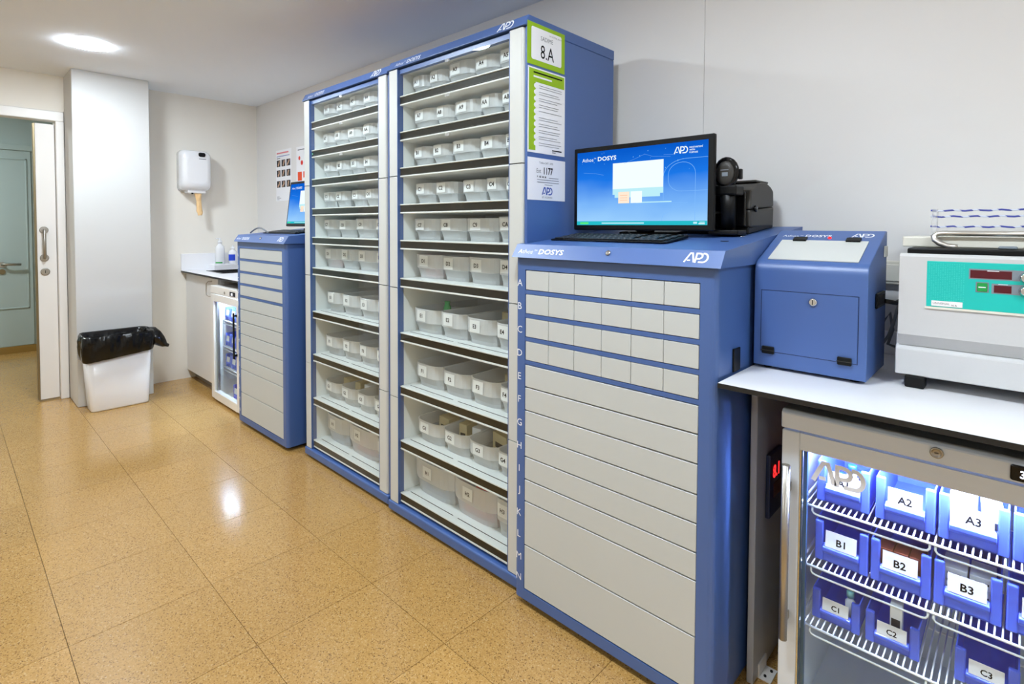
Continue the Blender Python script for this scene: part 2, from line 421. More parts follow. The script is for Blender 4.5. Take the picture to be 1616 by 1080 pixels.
# corridor beyond
HX = -7.42
obj('wall_hall', B().box(HX - .1, HX, YL, 2.3, 0, CEIL, HALLM), kind='structure')
obj('wall_hall_side', B().box(HX, -5.33, 2.2, 2.3, 0, CEIL, HALLM).box(HX, -5.33, YL - .1, YL, 0, CEIL, HALLM), kind='structure')
obj('baseboard_hall', B().box(HX, HX + .014, YL, .9, 0, .068, TAN, .003, 1), kind='structure')
hd = obj('door_2', B().box(HX, HX + .012, -.42, .66, .07, 2.05, HALLM, .003, 1), kind='structure')
mb = B()
for a, c, d, e in ((.612, .628, .45, 1.97), (-.28, -.264, .45, 1.97), (-.28, .628, 1.955, 1.97), (-.28, .628, .45, .465)): mb.box(HX + .012, HX + .02, a, c, d, e, HALLM, .003, 1)
obj('panel_moulding', mb, hd)
lv = B().lathe([(.027, 0), (.027, .008)], (HX + .012, .425, .83), BRONZE, 16, 'x').tube([(HX + .02, .425, .90), (HX + .06, .425, .905), (HX + .066, .45, .905), (HX + .066, .565, .90)], .012, STEEL, 8)
lv.lathe([(.027, 0), (.027, .008)], (HX + .012, .425, .90), STEEL, 16, 'x'); obj('lever_handle', lv, hd)
obj('trim_2', B().box(HX, HX + .03, -.5, 2.2, 2.05, 2.11, HALLM, .004, 1), kind='structure')

# ceiling downlights, plus fill lights added behind the viewer
def downlight(i, x, y, lab):
    t = thing('ceiling_downlight', lab, 'light', (x, y, CEIL - .004), 'recessed ceiling downlights')
    obj('rim', B().lathe([(.06, .0002), (.1085, .0002), (.1087, .0039), (.06, .0039)], (x, y, CEIL - .004), WHITE, 32), t)
    obj('diffuser', B().lathe([(.098, -.0055), (.108, -.0035), (.108, -.0002)], (x, y, CEIL - .004), LAMPM, 32), t)
labs = ['round white ceiling downlight glowing near the doorway', 'round ceiling downlight mirrored in the near glass cabinet front', 'round ceiling downlight above the computer drawer cabinet', 'round ceiling downlight above the undercounter fridge', 'round fill light added behind the viewer nearest the doorway', 'round fill light added behind the viewer in the middle of its row', 'round fill light added behind the viewer furthest from the doorway']
for i, (x, y) in enumerate(LIGHTS): downlight(i, x, y, labs[i])
t = thing('corridor_fill_lamp', 'unseen round lamp added to light the corridor past the sliding door', 'light', (-6.4, -.6, CEIL - .02))  # out-of-sight lamp, added to brighten the corridor
obj('diffuser', B().lathe([(.15, 0), (.15, .018)], (-6.4, -.6, CEIL - .02), HALLL, 24), t)

# cable trunking on the right wall behind the bench
tk = thing('cable_trunking', 'white plastic cable trunking along the wall behind the centrifuge', 'trunking', (.2, YW, 1.128))
obj('channel', B().box(-.50, 1.2, YW - .028, YW - .001, 1.128, 1.200, CREAM, .003, 1), tk)
obj('cover', B().box(-.50, 1.2, YW - .034, YW - .0285, 1.138, 1.190, CREAM, .002, 1), tk)

# ================================================================== TALL GLASS CABINETS
SH = [1.870, 1.715, 1.558, 1.398, 1.240, 1.072, .830, .590, .345, .108]
def tall_cabinet(x0, yf, label):
    x1 = x0 + .824; yb = 1.935
    t = thing('glass_cabinet', label, 'cabinet', ((x0 + x1) / 2, (yf + yb) / 2, 0), 'tall glass-fronted dispensing cabinets')
    xl, xr = x0 + .070, x0 + .745
    obj('side_panel', B().box(x0, x0 + .012, yf + .008, yb, .05, 1.99, BLUE, .004, 2), t)
    obj('side_panel', B().box(x1 - .012, x1, yf + .008, yb, .05, 1.99, BLUE, .004, 2), t)
    obj('back_panel', B().box(x0 + .0125, x1 - .0125, yb - .012, yb, .05, 1.99, SHELFW), t)
    obj('inner_wall', B().box(xl - .012, xl, yf + .03, yb - .0125, .06, 1.975, SHELFW), t)
    obj('inner_wall', B().box(xr, xr + .012, yf + .03, yb - .0125, .06, 1.975, SHELFW), t)
    rv = B().box(xl - .014, xl, yf + .020, yf + .0295, .055, 1.985, BLUE).box(xr, xr + .014, yf + .020, yf + .0295, .055, 1.985, BLUE)
    rv.box(xl - .003, xl, yf, yf + .021, .055, 1.985, BLUE).box(xr, xr + .003, yf, yf + .021, .055, 1.985, BLUE)
    rv.box(xl, xr, yf + .010, yf + .028, 1.965, 1.985, BLUE)
    obj('blue_reveal', rv, t)
    zs = [.056, .537, 1.0285, 1.521, 1.988]
    for a, c in zip(zs, zs[1:]):
        for p, q in ((x0 + .001, xl - .004), (xr + .004, x1 - .013)):
            out = p if p < xl else q
            obj('frame_segment', B().box(p, q, yf, yf + .019, a + .0018, c - .0018, FRAMEG, .010, 3, lambda c_, d_: abs(d_.z) > .9 and c_.y < yf + .005 and abs(c_.x - out) < .002), t)
    hd = obj('header_cap', B().prism([(yf - .007, 1.9895), (yf + .014, 2.029), (yb, 2.029), (yb, 1.9895)], 'x', x0 - .005, x1 + .001, BLUE, .003, 2), t)
    sl = Vector((0, .021, .0395)).normalized()
    def on(x, q): return Vector((x0 + x, yf - .007, 1.9895)) + sl * q
    lg = B(); apd(lg, on(.690, .0045), X, sl, .036, LETTERW, .0012)
    obj('logo', lg, hd); lg = B(); model_text(lg, on(.055, .0085), X, sl, .029, LETTERW, .0012, .95)
    obj('model_lettering', lg, hd)
    obj('plinth', B().box(x0 - .004, x1 + .002, yf - .006, yb, .014, .055, BLUE, .006, 2), t)
    for fx in (x0 + .06, x1 - .06):
        for fy in (yf + .07, yb - .06): obj('foot', B().lathe([(.022, 0), (.022, .006), (.010, .008), (.010, .016)], (fx, fy, 0), BLACK, 12), t)
    obj('top_board', B().box(xl + .0002, xr - .0002, yf + .0285, yb - .0125, 1.975, 1.985, SHELFW), t)
    for i, z in enumerate(SH):
        s = obj('shelf', B().box(xl + .0004, xr - .0004, yf + .010, yb - .013, z - .006, z, SHELFW, .0015, 1), t)
        obj('dark_edge', B().box(xl + .0004, xr - .0004, yf + .014, yf + .024, z - .035, z - .0063, EDGED), s)
        obj('under_board', B().box(xl + .0004, xr - .0004, yf + .011, yb - .013, z - .042, z - .0353, SHELFW, .0012, 1), s)
        if i >= 6:
            sl = B()
            for a, c in ((xl + .03, (xl + xr) / 2 - .015), ((xl + xr) / 2 + .015, xr - .02)): sl.box(a, c, yf + .0425, yf + .0455, z + .0002, z + .001, DARK)
            obj('divider_slot', sl, s)
        zt = (SH[i - 1] - .041) if i else 1.964
        g = obj('glass_flap', B().box(xl + .0006, xr - .0006, yf + .0035, yf + .0065, z - .034, zt, GLASS), t)
        if i < 3:
            obj('pull_clip', B().box((xl + xr) / 2 - .012, (xl + xr) / 2 + .012, yf - .004, yf + .0033, zt - .016, zt - .004, CLEAR, .003, 2), g)
    if x0 < -2.5:
        obj('status_light', B().box(xl + .006, xl + .010, yf + .0125, yf + .0138, SH[1] - .022, SH[1] - .018, GLED), t)
    return t
NEARC, FARC = 'near glass cabinet', 'far glass cabinet'
t1 = tall_cabinet(-2.930, 1.405, 'tall blue and grey glass-fronted cabinet standing beside the far drawer cabinet')
t2 = tall_cabinet(-2.078, 1.390, 'tall blue and grey glass-fronted cabinet with notices on its blue side')

# ------------------------------------------------------------------ frosted tubs
TUBM = {}
def FC(x, wd):
    u = abs(x) / (wd / 2); return .006 * u * u + .022 * max(0, (u - .45) / .55) ** 2.2
def tub_mesh(wd, h, d):
    k = (round(wd, 3), round(h, 3), round(d, 3))
    if k in TUBM: return TUBM[k]
    def ring(ins, fr, z, n=12):
        hw = wd / 2 - ins; p = []
        for i in range(n + 1):
            x = -hw + 2 * hw * i / n; p.append((x, fr + FC(x, wd), z))
        p += [(hw, d - ins - .01, z), (hw - .008, d - ins, z), (-hw + .008, d - ins, z), (-hw, d - ins - .01, z)]
        return p
    b = B()
    b.loft([ring(.009, .018, 0), ring(.008, .015, h * .40), ring(.001, .0, h * .44), ring(.0, -.002, h * .98), ring(.001, -.001, h), ring(.0035, .003, h), ring(.0045, .005, h * .44), ring(.011, .021, .004)], TUB)
    for f in b.bm.faces: f.material_index = 1 if f.calc_center_median().z < h * .425 else 0
    me = bpy.data.meshes.new('tub_body'); b.bm.to_mesh(me); b.bm.free()
    me.materials.append(TUB); me.materials.append(TUB2); TUBM[k] = me; return me
def tub(x0, x1, yf, z, h, code, label, group, d=.42):
    wd = x1 - x0 - .004; cx = (x0 + x1) / 2
    t = thing('storage_tub', label, 'tub', (cx, yf, z), group)
    link_mesh('tub_body', tub_mesh(wd, h, d), t, (0, 0, 0))
    lw, lh = min(.060, wd * .45), min(.05, h * .46)
    a = -wd * .075 - lw / 2 + random.uniform(-.006, .006); zc = h * .72 + random.uniform(-.02, .02) * h
    def fy(x): return -.0030 + FC(x, wd)
    b = B(); n = 4; tilt = random.uniform(-.02, .02)
    pts = [[(a + lw * i / n, fy(a + lw * i / n), zc + s * lh / 2 + tilt * (i / n - .5) * lw) for i in range(n + 1)] for s in (-1, 1)]
    v = [[b.bm.verts.new(p) for p in r] for r in pts]
    for i in range(n): b.face([v[0][i], v[0][i + 1], v[1][i + 1], v[1][i]], CARD)
    sz = min(lh * .62, .023)
    b.text(code, (a + lw / 2, 0, zc - sz * .36), X, Z, sz, INK, 'C', off=0, bold=True, warp=lambda p: Vector((p.x, fy(p.x) - .0006, p.z)))
    bmesh.ops.translate(b.bm, verts=b.bm.verts, vec=WO[t]); obj('label_card', b, t)
    return t
ROWN = ['top', 'second', 'third', 'fourth', 'fifth', 'sixth', 'seventh', 'eighth', 'ninth', 'bottom']
def codes(i, k):
    base = [('A', 0), ('A', 6), ('B', 0), ('C', 0), ('C', 6), ('D', 0), ('E', 0), ('F', 0), ('G', 0), ('H', 0)][i]
    n = base[1] + k + 1
    return base[0] + (str(n) if n < 10 else 'AB'[n - 10] if n < 12 else 'C')
NEAR_ROWS = [
    (.088, [-2.004, -1.888, -1.765, -1.604, -1.466, -1.345]), (.091, [-2.002, -1.838, -1.728, -1.567, -1.451, -1.340]),
    (.089, [-2.002, -1.867, -1.742, -1.575, -1.429, -1.340]), (.087, [-1.990, -1.848, -1.675, -1.535, -1.425, -1.338]),
    (.095, [-2.003, -1.825, -1.653, -1.468, -1.338]), (.105, [-1.988, -1.806, -1.640, -1.464, -1.338]),
    (.106, [-2.003, -1.816, -1.648, -1.477, -1.338]), (.105, [-1.988, -1.801, -1.626, -1.454, -1.338]),
    (.097, [-1.978, -1.795, -1.633, -1.466, -1.338]), (.150, [-2.000, -1.729, -1.474, -1.338])]
FAR_ROWS = [
    (.088, [-2.852, -2.708, -2.570, -2.444, -2.300, -2.190]), (.091, [-2.852, -2.730, -2.602, -2.444, -2.317, -2.190]),
    (.089, [-2.852, -2.713, -2.567, -2.444, -2.310, -2.190]), (.087, [-2.852, -2.724, -2.556, -2.424, -2.300, -2.190]),
    (.095, [-2.852, -2.700, -2.526, -2.340, -2.190]), (.105, [-2.852, -2.675, -2.511, -2.330, -2.190]),
    (.106, [-2.825, -2.667, -2.489, -2.320, -2.190]), (.105, [-2.850, -2.667, -2.496, -2.330, -2.190]),
    (.097, [-2.852, -2.676, -2.513, -2.362, -2.190]), (.150, [-2.840, -2.611, -2.330, -2.190])]
TUBS = {}
def fill(rows, yf, where):
    for i, (h, xs_) in enumerate(rows):
        for k in range(len(xs_) - 1):
            x0, x1 = xs_[k], xs_[k + 1]
            wmax = .142 if i == 3 else .30
            x1 = min(x1, x0 + wmax)
            hh = h * (1.13 if (i, k) in ((0, 2),) else 1) + random.uniform(-.003, .003)
            c = codes(i, k)
            TUBS[(where, c)] = (x0, x1, yf + .064, SH[i] + .0006, hh)
            tub(x0, x1, yf + .064, SH[i] + .0006, hh, c, 'frosted tub marked %s on the %s shelf of the %s' % (c, ROWN[i], where), 'frosted tubs in the ' + where)
fill(NEAR_ROWS, 1.390, NEARC); fill(FAR_ROWS, 1.405, FARC)
# cartons and packs lying in the tubs of the lower shelves
def carton(where, c, u, v, lx, ly, lz, rot, m, zz, label, tilt=0):
    x0, x1, yf, z, h = TUBS[(where, c)]
    b = B().box(-lx / 2, lx / 2, -ly / 2, ly / 2, 0, lz, m, .0015, 1)
    b.box(-lx * .3, lx * .32, -ly / 2 - .0006, -ly / 2 - .0002, lz * .35, lz * .6, MARK)
    o = obj('medicine_carton', b); o.location = (x0 + (x1 - x0) * u, yf + v, z + zz); o.rotation_euler = (tilt, 0, rot)
    o['label'] = label; o['category'] = 'carton'; o['group'] = 'cartons in the tubs'
for wh in (NEARC, FARC):
    nm = 'near' if wh == NEARC else 'far'
    for c, u, v, lx, ly, lz, rot, m, zz, col, pl in (
        ('E1', .50, .07, .05, .075, .035, .1, BEIGEC, .005, 'beige', 'near the rim'), ('E1', .5, .20, .09, .07, .085, .2, WHITEC, .005, 'white', 'towards the back'),
        ('E3', .45, .20, .055, .05, .105, .1, BEIGEC, .005, 'beige', 'standing upright'), ('E3', .45, .31, .06, .05, .110, -.1, WHITEC, .005, 'white', 'standing upright'),
        ('F2', .5, .16, .08, .09, .04, .3, WHITEC, .005, 'white', 'lying flat'), ('F3', .5, .22, .10, .09, .088, .5, BEIGEC, .005, 'beige', 'leaning high'),
        ('G1', .5, .13, .08, .06, .085, -.1, BEIGEC, .005, 'beige', 'standing upright'), ('G2', .29, .12, .045, .07, .096, .1, BEIGEC, .005, 'beige', 'by its left wall'),
        ('G2', .72, .14, .05, .08, .092, .1, WHITEC, .005, 'white', 'by its right wall'), ('G3', .5, .16, .10, .08, .09, -.2, BEIGEC, .005, 'beige', 'standing upright'),
        ('H1', .5, .10, .16, .12, .06, .05, CYANC, .005, 'pale blue', 'lying flat'), ('H2', .5, .115, .17, .14, .072, .06, PINKC, .005, 'coral', 'lying flat'),
        ('D1', .5, .09, .10, .10, .034, .06, PINKC, .005, 'coral', 'lying flat'), ('H3', .55, .17, .05, .06, .12, .0, BEIGEC, .005, 'beige', 'standing upright')):
        carton(wh, c, u, v, lx, ly, lz, rot, m, zz, '%s carton %s inside tub %s of the %s glass cabinet' % (col, pl, c, nm))
x0, x1, yf, z, h = TUBS[(NEARC, 'E1')]
pk = B(); pk.loft([[(p[0] * s_, p[1] * s_ * .55, zz) for p in arc(0, 0, 1, 1, 0, 330, 11)] for s_, zz in ((.022, 0), (.024, .05), (.023, .10), (.014, .118), (.018, .130))], GREENC, smooth=True)
o = obj('green_sachet', pk); o.location = (x1 - .050, yf + .10, z + .006)
o['label'] = 'green and white plastic sachet poking out of tub E1, near cabinet'; o['category'] = 'sachet'

# ------------------------------------------------------------------ notices on the blue side of the near tall cabinet
SX = -2.078 + .824 + .0012
def sheet(name, y0, y1, z0, z1, m, label, cat):
    t = thing(name, label, cat, (SX, (y0 + y1) / 2, z0))
    obj('sheet', B().box(SX - .0008, SX, y0, y1, z0, z1, m), t); return t
p1 = sheet('shelf_sign', 1.396, 1.603, 1.863, 2.008, GREEN, 'lime green framed sign reading 8.A on the cabinet side', 'sign')
b = B()
def rrect(b, y0, y1, z0, z1, r, m, off):
    pts = arc(y1 - r, z1 - r, r, r, 0, 90, 4) + arc(y0 + r, z1 - r, r, r, 90, 180, 4) + arc(y0 + r, z0 + r, r, r, 180, 270, 4) + arc(y1 - r, z0 + r, r, r, 270, 360, 4)
    b.face([b.bm.verts.new((SX + off, p[0], p[1])) for p in pts], m)
rrect(b, 1.416, 1.583, 1.882, 1.994, .008, PAPER, .0006)
b.text('SADIME', (SX, 1.4995, 1.955), Y, Z, .022, INKG, off=.0012, sx=.92).text('8.A', (SX, 1.502, 1.893), Y, Z, .068, INK, off=.0012, sx=.80)
b.text('LA NOSTRA SALUT', (SX, 1.548, 1.979), Y, Z, .008, INKG, off=.0012)
obj('print', b, p1)
p2 = sheet('instruction_sheet', 1.400, 1.606, 1.560, 1.855, PAPER, 'lime and white ten step instruction sheet on the cabinet side', 'notice')
b = B(); b.quad((SX, 1.405, 1.568), Y, Z, .035, .282, GREEN, .0006).quad((SX, 1.440, 1.806), Y, Z, .161, .044, GREEN, .0006)
b.quad((SX, 1.428, 1.836), Y, Z, .160, .0045, INK, .0012).quad((SX, 1.428, 1.821), Y, Z, .100, .006, PAPER, .0012)
for i in range(10):
    z = 1.793 - i * .0222
    b.lathe([(.0085, .0006), (.0085, .0011)], (SX, 1.440, z), PAPER, 14, 'x', False)
    for k in range(2 if i not in (4,) else 1): b.quad((SX, 1.458, z + .002 - k * .008), Y, Z, .130 - random.random() * .03, .0015, INKG, .0009)
b.quad((SX, 1.532, 1.574), Y, Z, .055, .004, INK, .0009).quad((SX, 1.532, 1.567), Y, Z, .02, .003, INKG, .0009)
obj('print', b, p2)
p3 = sheet('extension_notice', 1.401, 1.610, 1.395, 1.543, PAPER, 'white sheet reading Ext 1177 taped to the cabinet side', 'notice')
b = B(); b.text('Telèfon SAT i APD', (SX, 1.500, 1.524), Y, Z, .010, INKG, off=.0009)
b.text('Ext', (SX, 1.447, 1.491), Y, Z, .022, INKG, 'L', off=.0009, sx=.85).text('1177', (SX, 1.487, 1.488), Y, Z, .034, INK, 'L', off=.0009, bold=True, sx=.80)
b.text('P  HE  M  M', (SX, 1.450, 1.474), Y, Z, .010, INK, 'L', off=.0009, bold=True)
for k, (a, c) in enumerate(((1.515, 1.570), (1.450, 1.572), (1.450, 1.572), (1.492, 1.535))): b.quad((SX, a, 1.475 - k * .0085), Y, Z, c - a, .0018, INKG, .0009)
apd(b, (SX, 1.478, 1.414), Y, Z, .028, INKB, .0009); b.text('BY A DAWN', (SX, 1.506, 1.402), Y, Z, .010, INKG, off=.0009)
obj('print', b, p3)

# ================================================================== DRAWER CABINETS
def drawer_cabinet(label):
    """built at the origin: x 0..0.70, front face y = 0"""
    W, D = .700, .66
    t = thing('drawer_cabinet', label, 'cabinet', (0, 0, 0), 'blue drawer cabinets')
    b = B()
    b.box(.018, .043, .036, D, .024, 1.196, BLUE)
    for a, c, out, D_ in ((0, .043, 0, .0355), (.654, W, W, D)):
        b.box(a, c, 0, D_, .024, 1.196, BLUE, .016, 4, lambda c_, d_: abs(d_.z) > .9 and c_.y < .01 and abs(c_.x - out) < .002)
    b.box(.043, .654, 0, .03, 1.156, 1.196, BLUE).box(.043, .654, 0, .03, .024, .059, BLUE)
    for z0, z1 in ((1.0745, 1.0875), (.9945, 1.0075), (.9155, .9285), (.8365, .8495)): b.box(.043, .654, .001, .03, z0, z1, BLUE)
    b.box(.043, .654, D - .02, D, .024, 1.196, BLUE).box(.043, .654, .03, D - .02, .024, .034, DARK).box(.043, .654, .024, .030, .034, 1.156, DARK)
    obj('carcass', b, t)
    xc = [.0445, .144, .247, .349, .450, .551, .6525]
    rows = [(1.089, 1.1535), (1.009, 1.073), (.930, .993), (.851, .914)]
    for z0, z1 in rows:
        for a, c in zip(xc, xc[1:]): obj('small_drawer', B().box(a + .0007, c - .0007, .0012, .022, z0, z1, GREYP, .0012, 1), t)
    zz = [.8355, .758, .679, .5975, .520, .442, .3665, .2145, .0605]
    for a, c in zip(zz, zz[1:]): obj('wide_drawer', B().box(.0445, .6525, .0008, .022, c + .0020, a - .0020, GREYP, .0012, 1), t)
    L = B()
    for ch, z in zip('ABCDEFGHIJKLMN', [1.112, 1.033, .953, .873, .793, .714, .634, .554, .475, .401, .321, .246, .169, .097]):
        L.text(ch, (.0205, 0, z - .0125), X, Z, .034, LETTERW, off=.0006)
    obj('row_letters', L, t)
    # lid: sloped front, top rising to the back
    k = .0975; yt = .012; zt = 1.241
    lid = obj('lid', B().prism([(-.017, 1.1975), (yt, zt), (.0355, zt + k * (.0355 - yt)), (.0355, 1.1975)], 'x', -.004, .0165, BLUE).prism([(-.017, 1.1975), (yt, zt), (D, zt + k * (D - yt)), (D, 1.1975)], 'x', .0165, W + .013, BLUE), t)
    sl = Vector((0, yt + .017, zt - 1.1975)).normalized(); base = Vector((0, -.017, 1.1975))
    lg = B()
    def on(x, s): return base + sl * s + Vector((x, 0, 0))
    model_text(lg, on(.018, .016), X, sl, .0265, LETTERW, .001, 1.12)
    obj('model_lettering', lg, lid); lg = B()
    apd(lg, on(.612, .013), X, sl, .031, LETTERW, .001)
    obj('logo', lg, lid)
    n = X.cross(sl)
    lk = B(); c = on(.372, .031)
    rings = []
    for r, hgt in ((.0085, 0), (.0085, .004), (.006, .0055), (.0001, .0055)): rings.append([c + n * hgt + (X * math.cos(a) + sl * math.sin(a)) * r for a in [2 * PI * q / 14 for q in range(14)]])
    lk.loft(rings, CHROME, smooth=True); obj('lock', lk, lid)
    for px, py, r, m in ((.630, .210, .011, DARK), (.634, .330, .009, CHROME)):
        z = zt + k * (py - yt); hb = B().lathe([(r, 0), (r, .0015)], (px, py, z + .0002), m, 16)
        obj('cable_hole' if m is DARK else 'top_lock', hb, lid)
    for px in (.11, .60):
        for py in (.06, D - .06):
            cs = B().lathe([(.014, 0), (.014, .004), (.006, .006), (.006, .0235)], (px, py, 0), STEEL, 12); obj('foot', cs, t)
    return t
dc1 = drawer_cabinet('blue and grey lettered drawer cabinet with computer, printer and keyboard on top')
obj('side_handle', B().box(.7003, .7055, .10, .145, .913, .975, BLACK, .002, 2), dc1)
dc2 = copy_of(dc1, 'blue and grey drawer cabinet between the sink counter and glass cabinet')
for c in list(dc2.children):
    if c.name.startswith(('side_handle', 'small_drawer')): bpy.data.objects.remove(c)
for z0, z1 in ((1.089, 1.1535), (1.009, 1.073), (.930, .993), (.851, .914)): obj('wide_drawer', B().box(.0452, .6518, .0012, .022, z0, z1, GREYP, .0012, 1), dc2)
dc1.location = (-1.262, 1.353, 0)
dc2.location = (-3.742, 1.336, 0); dc2.rotation_euler = (0, 0, math.radians(1.0))

def LIDZ(y, y0=1.353): return 1.241 + .0975 * (y - y0 - .012)

# ------------------------------------------------------------------ monitors
def monitor(x0, x1, z0, z1, y, label, detail=True):
    t = thing('computer_monitor', label, 'monitor', ((x0 + x1) / 2, y + .10, LIDZ(y + .10)), 'computer monitors on the drawer cabinets')
    obj('housing', B().box(x0, x1, y, y + .018, z0, z1, BLACK, .004, 2).box(x0 + .08, x1 - .08, y + .018, y + .045, z0 + .05, z1 - .06, BLACK, .012, 2), t)
    sx0, sx1, sz0, sz1 = x0 + .016, x1 - .019, z0 + .018, z1 - .017
    sc = obj('screen', B().box(sx0, sx1, y - .0012, y - .0002, sz0, sz1, SCREEN), t)
    W_, H_ = sx1 - sx0, sz1 - sz0
    b = B()
    def q(u0, u1, v0, v1, m, off=.0004): b.quad((sx0 + W_ * u0, y - .0012, sz0 + H_ * v0), X, Z, W_ * (u1 - u0), H_ * (v1 - v0), m, off)
    def P(u, v): return Vector((sx0 + W_ * u, y - .0012, sz0 + H_ * v))
    q(0, 1, 0, .052, E_TEAL); q(.03, .105, .012, .040, E_GREEN, .0008); q(.22, .56, .018, .034, E_PALE, .0008); q(.91, .935, .016, .040, E_PALE, .0008); q(.945, .985, .012, .022, E_WHITE, .0008); q(.95, .985, .03, .04, E_PALE, .0008)
    q(.327, .677, .36, .50, E_PALE, .0005); q(.31, .70, .40, .815, E_WHITE, .0006); q(.31, .70, .40, .475, E_PALE, .0008)
    q(.357, .446, .285, .435, E_CREAM, .001); q(.456, .544, .285, .435, E_WHITE, .001)
    q(.50, .76, .283, .297, E_PALE, .0008)
    for i in range(3): q(.372, .43, .32 + i * .032, .328 + i * .032, emis('screen_orange', (255, 205, 170), 1), .0014)
    model_text(b, P(.045, .866), X, Z, .0205, E_WHITE, .001, 1.10)
    apd(b, P(.775, .862), X, Z, .0225, E_WHITE, .001)
    for i, (s_, wv) in enumerate((('INNOVATION', .09), ('WITH', .04), ('PURPOSE', .07))): b.text(s_, P(.878, .918 - i * .030), X, Z, .0068, E_WHITE, 'L', off=.001, bold=True)
    def line(pts, wd=.0013): b.stroke([(p[0] * W_, p[1] * H_) for p in pts], wd, P(0, 0), X, Z, 1, E_LINE, .0007)
    line([(1, .80), (.90, .80)] + arc(.86, .60, .16, .20, 90, 180, 8)[0:] + [(.70, .31)])
    line([(1, .412), (.83, .412)] + [(p[0], p[1]) for p in arc(.83, .55, .095, .14, 270, 180, 6)] + arc(.83, .62, .095, .14, 180, 90, 6) + arc(.835, .62, .085, .14, 90, 0, 6) + [(.92, .052)])
    line([(.54, .27), (.87, .275), (.70, .13), (.69, .052)])
    line([(.06, .72), (.16, .70), (.235, .67)], .0006); line([(.40, .80), (.50, .86), (.56, .90), (.62, .86), (.75, .84)], .0006); line([(.70, .87), (.78, .86)], .0006)
    rd = random.Random(3)
    for k in range(26):
        u, v = rd.random(), .64 + .33 * rd.random(); r = .0006 + .0011 * rd.random()
        if .3 < u < .71 and v < .82: continue
        p = P(u, v); b.lathe([(r, -.0006), (r, -.0009)], p, E_DOT, 6, 'y', False)
    obj('screen_content', b, sc)
    obj('stand', B().box((x0 + x1) / 2 - .03, (x0 + x1) / 2 + .03, y + .0455, y + .07, LIDZ(y + .06) + .012, z1 - .1, BLACK, .004, 2).prism([(y + .065, LIDZ(y + .065) + .0005), (y + .21, LIDZ(y + .21) + .0005), (y + .21, LIDZ(y + .21) + .012), (y + .065, LIDZ(y + .065) + .012)], 'x', (x0 + x1) / 2 - .11, (x0 + x1) / 2 + .11, BLACK, .003, 2), t)
    return t
monitor(-1.218, -.690, 1.2895, 1.587, 1.62, 'black monitor showing a blue desktop on the near drawer cabinet')
fm = monitor(-3.60, -3.072, 1.292, 1.590, 1.583, 'black monitor showing a blue desktop on the far drawer cabinet')
fm.location.z += .004
for c in fm.children:
    if not c.name.startswith('stand'): c.rotation_euler = (math.radians(-7), 0, 0); c.location = (0, .012, -.010)
# ------------------------------------------------------------------ keyboards
def keyboard(fl_, fr_, br_, bl_, label, keys=True):
    """corner points on the lid: front-left, front-right, back-right, back-left (x, y)"""
    cx = sum(p[0] for p in (fl_, fr_, br_, bl_)) / 4; cy = sum(p[1] for p in (fl_, fr_, br_, bl_)) / 4
    wd = ((Vector(fr_) - Vector(fl_)).length + (Vector(br_) - Vector(bl_)).length) / 2; dp = .142
    ang = math.atan2(fr_[1] - fl_[1], fr_[0] - fl_[0])
    t = thing('keyboard', label, 'keyboard', (0, 0, 0), 'black keyboards on the drawer cabinets')
    obj('base', B().prism([(-dp / 2, 0), (dp / 2, 0), (dp / 2, .009), (-dp / 2, .0045)], 'x', -wd / 2, wd / 2, BLACK, .002, 1), t)
    KEY = grain(mat('key_plastic', (26, 30, 34), .45), 40, .1)
    p = wd / 21.2
    kb = B().box(-p * .43, p * .43, -p * .43, p * .43, 0, .004, KEY, .0012, 1); kb.quad((-p * .18, -p * .12, .004), X, Y, p * .22, p * .34, INKG, .0002)
    me = bpy.data.meshes.new('key'); kb.bm.to_mesh(me); kb.bm.free()
    for m in kb.m: me.materials.append(m)
    sp = B().box(-p * 2.9, p * 2.9, -p * .43, p * .43, 0, .004, KEY, .0012, 1)
    def zk(y): return .0046 + .0045 * (y + dp / 2) / dp
    for r in range(6):
        y = -dp / 2 + .018 + r * p * .96
        for c in range(20):
            x = -wd / 2 + p * 1.05 + c * p + (.3 * p if r % 2 else 0)
            if c in (14, 18) and r > 0: continue
            if r == 0 and 3 <= c <= 8: continue
            o = link_mesh('key', me, t, (x, y, zk(y)))
    obj('space_bar', sp, t).location = (-wd / 2 + p * 6.6, -dp / 2 + .018, zk(-dp / 2 + .018))
    t.location = (cx, cy, LIDZ(cy) + .002); t.rotation_euler = (math.atan(.0975), 0, ang)
    return t
keyboard((-1.206, 1.479), (-.758, 1.462), (-.766, 1.600), (-1.214, 1.62), 'black keyboard in front of the near monitor')
keyboard((-3.60, 1.445), (-3.15, 1.450), (-3.15, 1.595), (-3.60, 1.590), 'black keyboard in front of the far monitor')
# cables under the near monitor
single('monitor_cable', B().tube([(-1.03, 1.672, 1.2755), (-1.02, 1.668, 1.283), (-1.00, 1.662, 1.2744), (-.965, 1.655, 1.2737), (-.93, 1.660, 1.2742), (-.90, 1.640, 1.2722), (-.86, 1.645, 1.2727), (-.83, 1.655, 1.2737), (-.81, 1.668, 1.275)], .0035, CABLE, 6), 'black cable coiled on the lid beneath the near monitor', 'cable')
single('grey_cable', B().tube([(-3.690 + .25 * k / 12, 1.405 + .012 * k / 12, 1.2545 + .032 * math.sin(PI * k / 12)) for k in range(13)], .005, CABLEG, 8), 'grey cable arching over the corner of the far drawer cabinet', 'cable')
